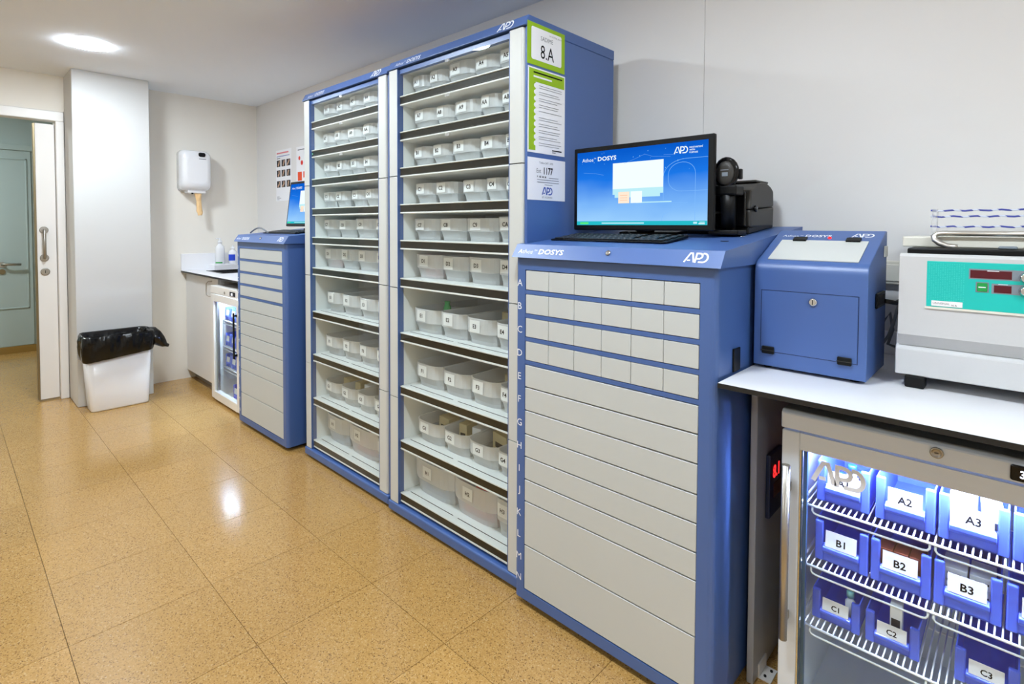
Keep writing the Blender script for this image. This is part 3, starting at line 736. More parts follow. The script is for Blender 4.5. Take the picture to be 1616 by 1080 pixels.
# ------------------------------------------------------------------ label printer with bar code reader
pt = thing('label_printer', 'graphite label printer behind the near monitor', 'printer', (-.72, 1.865, LIDZ(1.757)))
pz0 = LIDZ(1.758)
px0, px1 = -.842, -.628
prof_lo = [(1.758, pz0 + .022), (1.965, LIDZ(1.965) + .004), (1.968, 1.372), (1.752, 1.356)]
obj('lower_case', B().prism(prof_lo, 'x', px0, px1, GRAPH, .006, 2), pt)
prof_up = [(1.750, 1.3575), (1.967, 1.3735), (1.962, 1.425), (1.94, 1.437), (1.90, 1.448), (1.86, 1.449), (1.82, 1.443), (1.79, 1.430), (1.772, 1.424), (1.756, 1.418)]
obj('upper_lid', B().prism(prof_up, 'x', px0, px1, GRAPH, .005, 2), pt)
obj('front_bezel', B().box(px0 + .005, px1 - .01, 1.735, 1.7505, pz0 + .024, 1.413, BLACKG, .004, 2).box(px0 + .06, px1 - .05, 1.7335, 1.7349, 1.345, 1.352, GRAPH), pt)
obj('base', B().prism([(1.748, LIDZ(1.748) + .001), (1.975, LIDZ(1.975) + .001), (1.972, LIDZ(1.972) + .020), (1.75, pz0 + .0215)], 'x', px0 + .004, px1 - .004, BLACK, .003, 1), pt)
obj('side_catch', B().lathe([(.010, 0), (.012, .004), (.007, .007)], (px1 + .0003, 1.788, 1.361), BLACKG, 12, 'x'), pt)
obj('front_button', B().lathe([(.005, 0), (.005, .003)], (px1 - .035, 1.772, 1.425), CHROME, 10), pt)
obj('top_cover', B().box(px0 + .02, px1 - .012, 1.83, 1.945, 1.4492, 1.456, GRAPH, .002, 1), pt)
# the hand-held reader stands in a cradle in front of it
sc = thing('barcode_scanner', 'black handheld barcode scanner upright in its cradle beside the near monitor', 'scanner', (-.690, 1.70, LIDZ(1.70)))
def oval(cx, y, cz, rx, rz, n=20): return [(cx + rx * math.cos(2 * PI * i / n), y, cz + rz * math.sin(2 * PI * i / n)) for i in range(n)]
hx, hz = -.676, 1.470
obj('head', B().loft([oval(hx, 1.712, hz, .020, .028), oval(hx, 1.694, hz, .034, .042), oval(hx, 1.680, hz, .039, .048), oval(hx, 1.672, hz, .039, .048), oval(hx, 1.668, hz, .034, .043)], BLACKG, smooth=True), sc)
obj('face_plate', B().loft([oval(hx, 1.6675, hz - .002, .029, .037), oval(hx, 1.664, hz - .002, .027, .035), oval(hx, 1.6635, hz - .002, .014, .02)], GRAPH, smooth=True).box(hx - .013, hx + .012, 1.6625, 1.6634, hz + .006, hz + .009, INKG).box(hx - .008, hx + .010, 1.6625, 1.6634, hz - .012, hz, PANELG), sc)
obj('grip', B().loft([oval(hx, 1.70, hz - .02, .02, .018), [(hx + .022 * math.cos(a), 1.690 + .02 * math.sin(a), 1.43) for a in [2 * PI * i / 20 for i in range(20)]], [(hx + .020 * math.cos(a), 1.695 + .02 * math.sin(a), LIDZ(1.70) + .025) for a in [2 * PI * i / 20 for i in range(20)]]], BLACK, smooth=True), sc)
obj('cradle', B().box(hx - .038, hx + .034, 1.668, 1.7345, 1.400, 1.432, BLACK, .006, 2).box(hx - .05, hx + .045, 1.66, 1.7345, LIDZ(1.7345) + .001, LIDZ(1.7345) + .016, BLACK, .004, 2).box(hx - .012, hx + .012, 1.708, 1.732, LIDZ(1.73) + .012, 1.41, BLACK, .003, 1), sc)
obj('side_button', B().box(hx + .034, hx + .045, 1.680, 1.694, hz - .022, hz + .010, BLACK, .003, 2).box(hx - .045, hx - .034, 1.680, 1.694, hz - .012, hz + .012, BLACK, .003, 2), sc)

# ================================================================== BENCH
DZ = .910
bn = thing('work_bench', 'white laminate bench with a black edge against the panelled wall', 'bench', (.2, 1.68, 0))
tb = B(); tb.box(-.553, 1.25, 1.338, 2.026, DZ - .0125, DZ - .0005, EDGEB); tb.box(-.5525, 1.25, 1.3385, 2.026, DZ - .0004, DZ, LAMINW)
obj('bench_top', tb, bn)
obj('leg_panel', B().box(-.549, -.531, 1.562, 2.02, .001, DZ - .013, LEGG, .002, 1), bn)
obj('foot_bracket', B().box(-.5305, -.495, 1.60, 1.66, .0005, .004, WHITE).box(-.5305, -.526, 1.60, 1.66, .004, .04, WHITE).lathe([(.004, 0), (.004, .0035)], (-.515, 1.615, .004), DARK, 8).lathe([(.004, 0), (.004, .0035)], (-.507, 1.645, .004), DARK, 8), bn)
obj('leg_panel', B().box(1.20, 1.218, 1.45, 2.02, .001, DZ - .013, LEGG, .002, 1), bn)
obj('upstand', B().box(-.553, 1.25, 2.013, 2.026, DZ + .0002, DZ + .072, LAMINW, .002, 1), bn)
# small blue-fronted temperature display on the leg panel
td = thing('temperature_display', 'small blue panel with red digits fixed to the bench leg', 'display', (-.5305, 1.69, .455))
obj('case', B().box(-.5305, -.518, 1.636, 1.745, .455, .642, mat('navy_plastic', (34, 52, 92), .3), .003, 2), td)
obj('window', B().box(-.518, -.5172, 1.668, 1.738, .508, .550, LCD), td)
obj('digits', B().text('8.1', (-.5178, 1.660, .568), Y, Z, .052, REDL, 'L', off=.0006, bold=True), td)
# ------------------------------------------------------------------ blue dispenser box
bx0, bx1, bf = -.5475, -.277, 1.568
lx = thing('label_dispenser', 'blue metal box with a hinged white window and lock on the bench', 'dispenser', ((bx0 + bx1) / 2, 1.69, DZ))
cur = arc(bf + .034, 1.180, .034, .034, 180, 117, 6)
prof = [(bf, .9185)] + [(p[0], p[1]) for p in cur] + [(1.775, 1.289), (1.782, 1.292), (1.800, 1.292), (1.800, .9185)]
obj('body', B().prism(prof, 'x', bx0, bx1, BLUE, .0025, 2), lx)
for fx in (bx0 + .03, bx1 - .03):
    for fy in (bf + .03, 1.77): obj('foot', B().lathe([(.011, 0), (.011, .008)], (fx, fy, DZ + .0003), BLACK, 10), lx)
s0 = Vector((0, cur[-1][0], cur[-1][1])); s1 = Vector((0, 1.775, 1.289)); sd = (s1 - s0).normalized(); sn = X.cross(sd); SL = (s1 - s0).length
def onb(x, s, o_=0): return s0 + sd * s + Vector((x, 0, 0)) + sn * o_
def slab(b, xa, xb, sa, sb, o0, o1, m, taper=0):
    b.loft([[onb(xa, sa, o), onb(xb, sa, o), onb(xb - taper, sb, o), onb(xa + taper, sb, o)] for o in (o0, o1)], m)
b = B(); slab(b, bx0 + .027, bx1 - .026, .004, SL * .66, .0005, .003, FRAMEG); obj('window_flap', b, lx)
for hx_ in (bx0 + .075, bx1 - .062):
    b = B(); slab(b, hx_ - .017, hx_ + .017, SL * .62, SL * .715, .003, .008, BLACK); slab(b, hx_ - .015, hx_ + .015, SL * .72, SL * .76, .0005, .005, BLACK); obj('hinge', b, lx)
b = B(); model_text(b, onb(bx0 + .020, SL * .80), X, sd, .0215, LETTERW, .0009, .92)
obj('model_lettering', b, lx); b = B(); apd(b, onb(bx1 - .072, SL * .81), X, sd, .025, LETTERW, .0008); obj('logo', b, lx)
c = onb(bx0 + .146, SL * .77)
b = B(); b.loft([[c + sn * h_ + (X * math.cos(a) + sd * math.sin(a)) * r for a in [2 * PI * q / 10 for q in range(10)]] for r, h_ in ((.0045, .0004), (.0045, .003), (.002, .0045))], REDL); obj('indicator_light', b, lx)
dp = obj('front_door', B().box(bx0 + .020, bx1 - .020, bf - .0015, bf - .0002, .960, 1.128, BLUE, .0012, 1), lx)
ed = B()
for a, c_, d, e in ((bx0 + .0185, bx0 + .0198, .959, 1.1295), (bx1 - .0198, bx1 - .0185, .959, 1.1295), (bx0 + .0185, bx1 - .0185, 1.1282, 1.1295), (bx0 + .0185, bx1 - .0185, .9585, .9598)): ed.box(a, c_, bf - .0006, bf - .0001, d, e, mat('door_gap', (24, 36, 70), .6))
obj('door_gap', ed, lx)
obj('lock', B().lathe([(.0105, 0), (.0105, -.004), (.008, -.006)], (bx0 + .149, bf - .0016, 1.106), CHROME, 18, 'y').box(bx0 + .148, bx0 + .150, bf - .0080, bf - .0076, 1.100, 1.112, DARK), dp)
for hx_ in (bx0 + .040, bx1 - .047):
    obj('hinge', B().box(hx_ - .016, hx_ + .016, bf - .008, bf - .0016, .9535, .974, BLACK, .002, 1).box(hx_ - .017, hx_ + .017, bf - .0088, bf - .0081, .9625, .9640, GRAPH), lx)
obj('side_handle', B().box(bx1 + .0003, bx1 + .006, 1.652, 1.756, 1.092, 1.132, BLACK, .002, 1).box(bx1 + .006, bx1 + .0068, 1.665, 1.743, 1.100, 1.124, DARK), lx)
obj('side_socket', B().box(bx1 + .0003, bx1 + .004, 1.752, 1.790, 1.222, 1.252, CREAM, .001, 1), lx)
single('power_cable', B().tube([(bx1 + .008, 1.74, 1.105), (bx1 + .03, 1.76, 1.10), (bx1 + .045, 1.80, 1.112), (bx1 + .05, 1.86, 1.118), (bx1 + .05, 1.92, 1.12)], .006, CABLE, 8), 'black cable leaving the handle side of the blue box', 'cable')
single('coiled_cable', B().tube([(-.262, 1.95, 1.10), (-.268, 1.93, 1.06), (-.274, 1.91, 1.02), (-.284, 1.905, .985), (-.298, 1.905, .96), (-.312, 1.915, .975), (-.302, 1.925, 1.02), (-.285, 1.93, 1.05), (-.278, 1.935, 1.0), (-.29, 1.94, .955), (-.262, 1.945, .945)], .0045, CABLEG, 8), 'grey looped cable hanging between the blue box and centrifuge', 'cable')

# ------------------------------------------------------------------ centrifuge
cx0, cx1, cf, cb = -.222, .32, 1.612, 1.985
cg = thing('centrifuge', 'pale grey benchtop centrifuge with a teal control panel', 'centrifuge', ((cx0 + cx1) / 2, 1.80, DZ))
# front profile: upper part proud, step at z 1.04 / 1.012
b = B()
b.prism([(cf + .026, 1.0125), (cf + .002, 1.0425), (cf + .004, 1.232), (cf + .010, 1.239), (cf + .03, 1.239), (cf + .03, 1.0125)], 'x', cx0, cx1, CENTR)
b.prism([(cf + .03, 1.0425), (cf + .03, 1.232), (cb, 1.232), (cb, 1.0425)], 'x', cx0 + .0005, cx1, CENTR)
obj('upper_body', b, cg)
b = B(); b.prism([(cf + .018, .9405), (cf + .018, 1.004), (cf + .026, 1.012), (cf + .03, 1.012), (cf + .03, 1.042), (cb, 1.042), (cb, .9405)], 'x', cx0 - .006, cx1, CENTR, .002, 1)
obj('lower_body', b, cg)
for fx in (cx0 + .020, cx1 - .02):
    for fy in (cf + .035, cb - .04): obj('foot', B().box(fx - .006, fx + .034, fy - .02, fy + .02, DZ + .0003, .940, BLACK, .004, 2), cg)
tp = obj('control_panel', B().box(cx0 + .054, cx1 - .03, cf + .0020, cf + .0045, 1.115, 1.223, TEAL, .001, 1), cg)
yy = cf + .0019
b = B()
for i in range(16):
    for j in range(22):
        if (i * 7 + j * 3) % 23 < 20: b.quad((cx0 + .058 + i * .0042, yy, 1.132 + j * .0040), X, Z, .0019, .0019, TEALD, .0003)
obj('dot_pattern', b, tp, kind='stuff')
obj('panel_strip', B().box(cx0 + .052, cx1 - .03, cf - .001, cf + .0045, 1.1105, 1.1145, CREAM), cg)
b = B(); b.quad((-.0915, yy, 1.1855), X, Z, .20, .0235, PANELG, .0003).quad((-.052, yy, 1.155), X, Z, .16, .0225, PANELG, .0003)
b.quad((-.089, yy, 1.188), X, Z, .070, .018, LCD, .0006).quad((-.048, yy, 1.1575), X, Z, .029, .0165, LCD, .0006)
b.quad((-.060, yy, 1.2045), X, Z, .020, .0016, LETTERW, .0009).quad((-.041, yy, 1.1758), X, Z, .016, .0014, LETTERW, .0009)
obj('displays', b, tp)
obj('green_button', B().box(-.079, -.0565, yy - .0008, yy - .0002, 1.1565, 1.1795, PANELG).box(-.0765, -.059, yy - .002, yy - .0009, 1.1585, 1.1775, BTNG, .001, 1).box(-.074, -.0615, yy - .0026, yy - .0021, 1.167, 1.169, LETTERW), tp)
for z in (1.194, 1.165): obj('knob', B().lathe([(.0125, 0), (.0125, -.002), (.009, -.010), (.008, -.011)], (.004, yy - .0004, z), CHROME, 20, 'y'), tp)
obj('type_plate', B().box(cx0 + .064, cx0 + .121, yy - .001, yy - .0003, 1.1175, 1.130, CARD).text('UNIVERSAL', (cx0 + .067, yy - .001, 1.122), X, Z, .0062, INKG, 'L', off=.0004).text('16 A', (cx0 + .101, yy - .001, 1.1195), X, Z, .0058, INK, 'L', off=.0004), tp)
obj('lid_gasket', B().box(cx0 + .008, cx1 - .01, cf + .055, cb - .01, 1.2322, 1.252, BLACK, .004, 2), cg)
obj('lid', B().box(cx0 - .012, cx1, cf + .125, cb - .005, 1.2525, 1.279, CREAM, .003, 2), cg)
obj('lid_catch', B().box(-.045, -.012, cf + .075, cf + .135, 1.2525, 1.259, PANELG, .002, 1), cg)
# bent steel rail lying on the lid with a striped tube rack
obj('lid_handle', B().tube([(-.120, 1.715, 1.2545), (-.138, 1.716, 1.2565), (-.155, 1.719, 1.263), (-.166, 1.722, 1.272), (-.168, 1.7255, 1.280), (-.161, 1.7275, 1.2865), (-.148, 1.728, 1.288), (.30, 1.728, 1.288)], .0068, mat('polished_tube', (225, 224, 220), .3, metal=1), 10), cg)
rk = thing('tube_rack', 'clear rack with three blue and white twisted rods above the centrifuge', 'rack', (.05, 1.80, 1.2795))
ACR = CLEAR
obj('end_plate', B().box(-.184, -.174, 1.84, 1.88, 1.2797, 1.352, ACR, .001, 1), rk)
obj('end_plate', B().box(.285, .295, 1.84, 1.88, 1.2797, 1.352, ACR, .001, 1), rk)
BW = mat('blue_white_twist', (70, 84, 170), .35)
n_, l_ = nodes(BW); wv = n_.new('ShaderNodeTexWave'); wv.inputs['Scale'].default_value = 17; wv.wave_type = 'BANDS'; wv.bands_direction = 'DIAGONAL'
tc_ = n_.new('ShaderNodeTexCoord'); l_.new(tc_.outputs['Object'], wv.inputs['Vector'])
rp = n_.new('ShaderNodeValToRGB'); rp.color_ramp.elements[0].position = .62; rp.color_ramp.elements[0].color = lin((58, 70, 160)); rp.color_ramp.elements[1].position = .8; rp.color_ramp.elements[1].color = lin((216, 222, 238))
l_.new(wv.outputs['Fac'], rp.inputs[0]); l_.new(rp.outputs[0], n_['Principled BSDF'].inputs['Base Color'])
for z in (1.348, 1.332, 1.305):
    obj('rod', B().tube([(-.189 + .48 * i / 40, 1.86 + .0012 * math.sin(i * 1.6), z + .0012 * math.cos(i * 1.6)) for i in range(41)], .0026, BW, 6), rk)

# ================================================================== FRIDGES
def blue_bin(x0, x1, yf, z, h, d, code, label, group, small=False):
    t = thing('blue_storage_bin', label, 'bin', ((x0 + x1) / 2, yf, z), group)
    wd = x1 - x0; pw = .0185; lo = h * .44
    b = B()
    tt = .0025
    ox, oy, oz = (x0 + x1) / 2, yf, z
    def bx(a, c, e, f, g, i, bev=0): b.box(ox + a, ox + c, oy + e, oy + f, oz + g, oz + i, BINB, bev, 2)
    hw = wd / 2
    bx(-hw + .004, hw - .004, .006, d, .0, .0025)
    for s in (-1, 1):
        b.loft([[(ox + s * (hw - .0035 - .0015), oy + .008, oz), (ox + s * (hw - .0035 - .0015), oy + d, oz), (ox + s * (hw - .001), oy + d, oz + h * 1.05), (ox + s * (hw - .001), oy + .008, oz + h)],
                [(ox + s * (hw - .006 - .0015), oy + .008, oz), (ox + s * (hw - .006 - .0015), oy + d, oz), (ox + s * (hw - .0035), oy + d, oz + h * 1.05), (ox + s * (hw - .0035), oy + .008, oz + h)]], BINB)
        a = s * (hw - pw / 2)
        bx(a - pw / 2, a + pw / 2, 0, .010, .001, h, .003)
    bx(-hw + .004, hw - .004, d - tt, d, .0, h * 1.05)
    bx(-hw + pw, hw - pw, .006, .0085, .001, lo)
    b.prism([(oy - .005, oz + h * .29), (oy + .0055, oz + h * .19), (oy + .0055, oz + h * .46), (oy - .005, oz + h * .38)], 'x', ox - hw + pw, ox + hw - pw, BINB, .0012, 1)
    obj('bin_body', b, t)
    cw = wd - 2 * pw - .010
    c0 = Vector((ox - cw / 2, yf - .0022, z + h * .415)); up = Vector((0, .10, 1)).normalized(); ch = h * .40
    b = B(); n = X.cross(up)
    b.loft([[c0 + n * o, c0 + X * cw + n * o, c0 + X * cw + up * ch + n * o, c0 + up * ch + n * o] for o in (0, .0006)], CARD)
    if code: b.text(code, c0 + X * cw / 2 + up * ch * .22, X, up, ch * .58, INK, 'C', off=.0009, bold=True)
    obj('label_card', b, t)
    return t

fx0, fx1, ff, ft = -.426, .174, 1.42, .855
fr = thing('undercounter_fridge', 'grey glass door medicine fridge lit blue under the bench', 'fridge', ((fx0 + fx1) / 2, 1.7, 0))
b = B()
b.box(fx0, fx0 + .022, ff + .045, 1.99, .03, ft - .046, FRIDGEG).box(fx1 - .022, fx1, ff + .045, 1.99, .03, ft - .046, FRIDGEG)
b.box(fx0, fx1, ff + .045, 1.99, .0, .03, FRIDGEG).box(fx0 + .022, fx1 - .022, 1.97, 1.99, .03, ft - .046, FRIDGEG)
obj('cabinet', b, fr)
obj('top_panel', B().prism([(ff, .8095), (ff, ft - .008), (ff + .010, ft), (1.99, ft), (1.99, .8095)], 'x', fx0, fx1, FRIDGEG, .002, 1), fr)
b = B(); b.box(fx0 + .0225, fx1 - .0225, ff + .05, 1.9695, .0305, .04, LINER).box(fx0 + .0225, fx0 + .028, ff + .05, 1.9695, .04, .80, LINER).box(fx1 - .028, fx1 - .0225, ff + .05, 1.9695, .04, .80, LINER)
b.box(fx0 + .028, fx1 - .028, 1.962, 1.9695, .04, .80, LINER).box(fx0 + .028, fx1 - .028, ff + .05, 1.962, .795, .80, LINER)
obj('liner', b, fr)
door = obj('door_frame', B().box(fx0 + .002, fx0 + .043, ff, ff + .031, .04, .8045, FRIDGEG, .003, 2).box(fx1 - .043, fx1 - .002, ff, ff + .031, .04, .8045, FRIDGEG, .003, 2).box(fx0 + .043, fx1 - .043, ff, ff + .031, .764, .8045, FRIDGEG).box(fx0 + .043, fx1 - .043, ff, ff + .031, .04, .085, FRIDGEG), fr)
obj('pane', B().box(fx0 + .0435, fx1 - .0435, ff + .012, ff + .016, .0855, .7635, GLASSF), door)
b = B(); apd(b, (fx0 + .070, ff + .0118, .694), X, Z, .052, FROST, .0006, .20); obj('frosted_logo', b, door)
gk = B().box(fx0 + .0433, fx0 + .0465, ff + .001, ff + .0115, .0855, .7635, CHROME).box(fx0 + .047, fx0 + .055, ff + .020, ff + .030, .0855, .7635, mat('door_spacer', (70, 110, 150), .3, metal=.6))
obj('glazing_strip', gk, door)
obj('handle', B().tube([(fx0 + .021, ff - .028, .30), (fx0 + .021, ff - .028, .729)], .0095, STEEL, 14).box(fx0 + .016, fx0 + .026, ff - .026, ff + .0001, .34, .36, STEEL).box(fx0 + .016, fx0 + .026, ff - .026, ff + .0001, .66, .68, STEEL), door)
obj('lock', B().lathe([(.0115, 0), (.0115, -.003), (.0085, -.004), (.0085, -.0025), (.004, -.0025)], (-.123, ff - .0002, .833), STEEL, 20, 'y').box(-.1265, -.1195, ff - .0046, ff - .0042, .8322, .8338, DARK), fr)
cp = obj('controller', B().box(-.010, .09, ff - .004, ff - .0002, .815, .845, BLACKG, .0035, 2), fr)
obj('digits', B().text('3.2', (.004, ff - .004, .822), X, Z, .020, WLED, 'L', off=.0008, bold=True), cp)
obj('light_strip', B().box(fx0 + .06, fx1 - .06, ff + .052, ff + .066, .786, .7948, LEDM), fr)
obj('shelf_post', B().box(fx0 + .0285, fx0 + .037, ff + .055, ff + .072, .05, .78, STEEL).box(fx0 + .0285, fx0 + .037, 1.90, 1.92, .05, .78, STEEL), fr)
wm = B().tube([(0, 0, 0), (0, .44, 0)], .0017, WIREW, 6); wme = bpy.data.meshes.new('wire'); wm.bm.to_mesh(wme); wm.bm.free(); wme.materials.append(WIREW)
RY0 = 1.462
for z in (.620, .470, .318):
    b = B(); b.tube([(fx0 + .038, RY0, z - .002), (fx1 - .04, RY0, z - .002)], .003, WIREW, 8).tube([(fx0 + .038, RY0 + .44, z - .002), (fx1 - .04, RY0 + .44, z - .002)], .003, WIREW, 8).tube([(fx0 + .038, RY0 + .2, z - .005), (fx1 - .04, RY0 + .2, z - .005)], .0025, WIREW, 8)
    for s in (fx0 + .0375, fx1 - .0395): b.tube([(s, RY0, z - .002), (s, RY0 + .44, z - .002)], .003, WIREW, 8)
    sh = obj('wire_shelf', b, fr)
    for a, c in ((fx0 + .062, fx0 + .292), (fx0 + .302, fx1 - .062)):
        obj('front_rail', B().tube([(a, RY0 + .003, z - .004), (a, RY0, z - .014), (a + .004, RY0 - .001, z - .019), (a + .012, RY0 - .001, z - .021), (c - .012, RY0 - .001, z - .021), (c - .004, RY0 - .001, z - .019), (c, RY0, z - .014), (c, RY0 + .003, z - .004)], .0024, WIREW, 8), sh)
    k = 0
    x = fx0 + .05
    while x < fx1 - .05:
        link_mesh('wire', wme, sh, Vector((x, RY0, z + .0008)) - WO[fr]); x += .0125
    obj('bracket', B().prism([(RY0 - .012, z - .006), (RY0 + .012, z - .006), (RY0 + .012, z - .028)], 'x', fx0 + .0372, fx0 + .0405, WIREW), sh)
yb_ = 1.492
FG = 'blue bins in the near fridge'
for row, z, h, xsx in (('A', .623, .100, [(-.362, -.251), (-.239, -.128), (-.123, -.008), (-.003, .110)]), ('B', .4735, .099, [(-.364, -.251), (-.246, -.133), (-.128, -.016), (-.010, .102)]), ('C', .3215, .074, [(-.368, -.265), (-.254, -.150), (-.089, .015)])):
    for i, (a, c) in enumerate(xsx):
        yb2 = yb_ if row != 'C' else yb_ + .003
        blue_bin(a, c, yb2, z, h, .26 if row != 'C' else .30, '%s%d' % (row, i + 1), 'blue open-front bin marked %s%d in the near fridge' % (row, i + 1), FG)
# what the bins hold
def vial(x, y, z, r, h, capm, label, lie=False):
    t = thing('medicine_vial', label, 'vial', (x, y, z), 'vials in the near fridge')
    obj('bottle', B().lathe([(r, 0), (r, h * .68), (r * .55, h * .78), (r * .55, h * .82)], (x, y, z), WHITEC, 14), t)
    obj('cap', B().lathe([(r * .75, h * .82), (r * .75, h), (r * .6, h * 1.02)], (x, y, z), capm, 14), t)
DB = mat('dark_blue_cap', (20, 60, 120), .3)
vial(-.296, 1.540, .6258, .013, .088, DB, 'white vial with dark cap in bin A1, on its left')
vial(-.272, 1.515, .6258, .013, .084, DB, 'white vial with dark cap in bin A1, on its right')
vial(-.318, 1.515, .6258, .012, .070, DB, 'shorter white vial with dark cap in bin A1, by its left wall')
def crt(x, y, z, lx_, ly_, lz_, m, label, rot=0, grp=None, mark=True):
    b = B().box(-lx_ / 2, lx_ / 2, -ly_ / 2, ly_ / 2, 0, lz_, m, .001, 1)
    if mark: b.box(-lx_ * .3, lx_ * .25, -ly_ / 2 - .0005, -ly_ / 2 - .0001, lz_ * .45, lz_ * .62, MARK if m is not BROWNC else BEIGEC)
    o = obj('medicine_carton', b); o.location = (x, y, z); o.rotation_euler = (0, 0, rot); o['label'] = label; o['category'] = 'carton'; o['group'] = grp or 'cartons in the near fridge'
crt(-.083, 1.53, .626, .045, .05, .100, WHITEC, 'tall white carton in the left half of bin A3')
crt(-.038, 1.535, .626, .035, .05, .090, WHITEC, 'white carton in the right half of bin A3', .1)
for i in range(3):
    for j in range(3):
        crt(-.219 + j * .0298, 1.53 + .012 * (i % 2), .4765 + i * .0265, .028, .06, .0255, BROWNC, 'brown carton in bin B2, %s layer, %s column' % (('bottom', 'middle', 'top')[i], ('left', 'middle', 'right')[j]), 0, 'brown cartons in bin B2', False)
for i in range(2):
    for j in range(3): crt(-.094 + i * .046, 1.535 + .004 * j, .4765 + j * .0275, .042, .07, .0265, WHITEC, 'white carton in bin B3, %s stack, %s layer' % (('left', 'right')[i], ('bottom', 'middle', 'top')[j]))
crt(-.197, 1.525, .3245, .024, .03, .098, WHITEC, 'slim white carton with a dark window in bin C2', .05)
o = B().box(-.2055, -.1885, 1.5088, 1.5094, .352, .392, MARK); 
single('carton_window', o, 'dark printed panel on the slim carton in bin C2', 'label')
vial(-.292, 1.53, .3245, .011, .078, mat('pale_teal_cap', (130, 190, 190), .4), 'small vial with a pale teal cap in bin C1')

# ------------------------------------------------------------------ far counter, sink, fridge
ct = thing('sink_counter', 'white laminate sink counter in the far corner', 'counter', (-4.4, 1.72, 0))
cz = .92
b = B()
sx0_, sx1_, sy0, sy1 = -4.965, -4.62, 1.545, 1.86
for x0, x1, y0, y1 in ((-5.163, -3.765, 1.396, sy0), (-5.163, -3.765, sy1, 2.027), (-5.163, sx0_, sy0, sy1), (sx1_, -3.765, sy0, sy1)):
    b.box(x0, x1, y0, y1, cz - .014, cz - .0008, EDGEB); b.box(x0, x1, y0 + (.0006 if y0 == 1.396 else 0), y1, cz - .0007, cz, LAMINW)
obj('worktop', b, ct)
b = B(); SINK = mat('sink_dark_steel', (70, 68, 66), .35, metal=.7)
b.box(sx0_, sx1_, sy0, sy1, cz - .16, cz - .155, SINK).box(sx0_, sx0_ + .004, sy0, sy1, cz - .155, cz - .0145, SINK).box(sx1_ - .004, sx1_, sy0, sy1, cz - .155, cz - .0145, SINK).box(sx0_, sx1_, sy0, sy0 + .004, cz - .155, cz - .0145, SINK).box(sx0_, sx1_, sy1 - .004, sy1, cz - .155, cz - .0145, SINK)
for x0, x1, y0, y1 in ((sx0_ - .012, sx1_ + .012, sy0 - .012, sy0 + .003), (sx0_ - .012, sx1_ + .012, sy1 - .003, sy1 + .012), (sx0_ - .012, sx0_ + .003, sy0, sy1), (sx1_ - .003, sx1_ + .012, sy0, sy1)): b.box(x0, x1, y0, y1, cz + .0002, cz + .003, SINK)
obj('sink_bowl', b, ct)
obj('upstand', B().box(-5.163, -5.148, 1.396, 2.027, cz + .0003, 1.060, LAMINW, .002, 1), ct)
obj('upstand', B().box(-5.1475, -3.765, 2.012, 2.027, cz + .0003, 1.060, LAMINW, .002, 1), ct)
obj('rear_ledge', B().box(-5.1475, -4.985, 1.60, 2.0115, cz + .0003, .966, LAMINW, .002, 1), ct)
bc = thing('base_cabinet', 'white base cabinet under the sink counter', 'cabinet', (-4.78, 1.72, 0))
obj('body', B().box(-5.16, -5.142, 1.452, 2.02, .0735, .9055, DOORW).box(-4.418, -4.40, 1.452, 2.02, .0735, .9055, DOORW).box(-5.142, -4.418, 1.452, 2.02, .0735, .09, DOORW).box(-5.142, -4.418, 2.0, 2.02, .09, .9055, DOORW), bc)
d_ = obj('door', B().box(-5.16, -4.402, 1.433, 1.4515, .076, .9045, DOORW, .002, 1), bc)
obj('bow_handle', B().tube([(-4.520, 1.432, .872), (-4.545, 1.412, .870), (-4.563, 1.405, .855), (-4.565, 1.404, .80), (-4.563, 1.405, .768), (-4.55, 1.415, .757), (-4.53, 1.432, .755)], .004, STEEL, 8), d_)
obj('kick_board', B().box(-5.16, -4.40, 1.495, 1.51, .001, .073, STEEL), bc)
# far fridge
gx0, gx1, gf = -4.392, -3.852, 1.38
f2 = thing('undercounter_fridge', 'white glass door fridge with bluish light under the sink counter', 'fridge', ((gx0 + gx1) / 2, 1.65, 0))
b = B(); b.box(gx0, gx0 + .03, gf + .04, 1.95, .03, .80, WHITE).box(gx1 - .03, gx1, gf + .04, 1.95, .03, .80, WHITE).box(gx0, gx1, gf + .04, 1.95, .002, .03, WHITE).box(gx0 + .03, gx1 - .03, 1.93, 1.95, .03, .80, WHITE)
obj('cabinet', b, f2)
obj('top_panel', B().box(gx0, gx1, gf, 1.95, .8005, .858, WHITE, .004, 2), f2)
dd = obj('door_frame', B().box(gx0, gx0 + .058, gf, gf + .038, .02, .795, WHITE, .003, 1).box(gx1 - .04, gx1, gf, gf + .038, .02, .795, WHITE, .003, 1).box(gx0 + .058, gx1 - .04, gf, gf + .038, .745, .795, WHITE).box(gx0 + .058, gx1 - .04, gf, gf + .038, .02, .075, WHITE), f2)
obj('pane', B().box(gx0 + .0585, gx1 - .0405, gf + .012, gf + .016, .0755, .7445, GLASSF), dd)
obj('handle', B().box(gx1 - .033, gx1 - .018, gf - .026, gf - .016, .394, .708, BLACK, .003, 1).box(gx1 - .03, gx1 - .021, gf - .016, gf + .0001, .41, .425, BLACK).box(gx1 - .03, gx1 - .021, gf - .016, gf + .0001, .68, .695, BLACK), dd)
obj('glazing_strip', B().box(gx0 + .060, gx0 + .075, gf + .018, gf + .037, .078, .742, STEEL), dd)
obj('lock', B().lathe([(.010, 0), (.010, -.003)], (-4.10, gf - .0002, .824), STEEL, 14, 'y'), f2)
obj('controller', B().box(-4.0, -3.90, gf - .003, gf - .0002, .812, .842, BLACK, .002, 1).box(-3.965, -3.945, gf - .0042, gf - .0031, .818, .834, WLED), f2)
obj('light_strip', B().box(gx0 + .05, gx1 - .05, gf + .06, gf + .08, .785, .7995, LEDM2), f2)
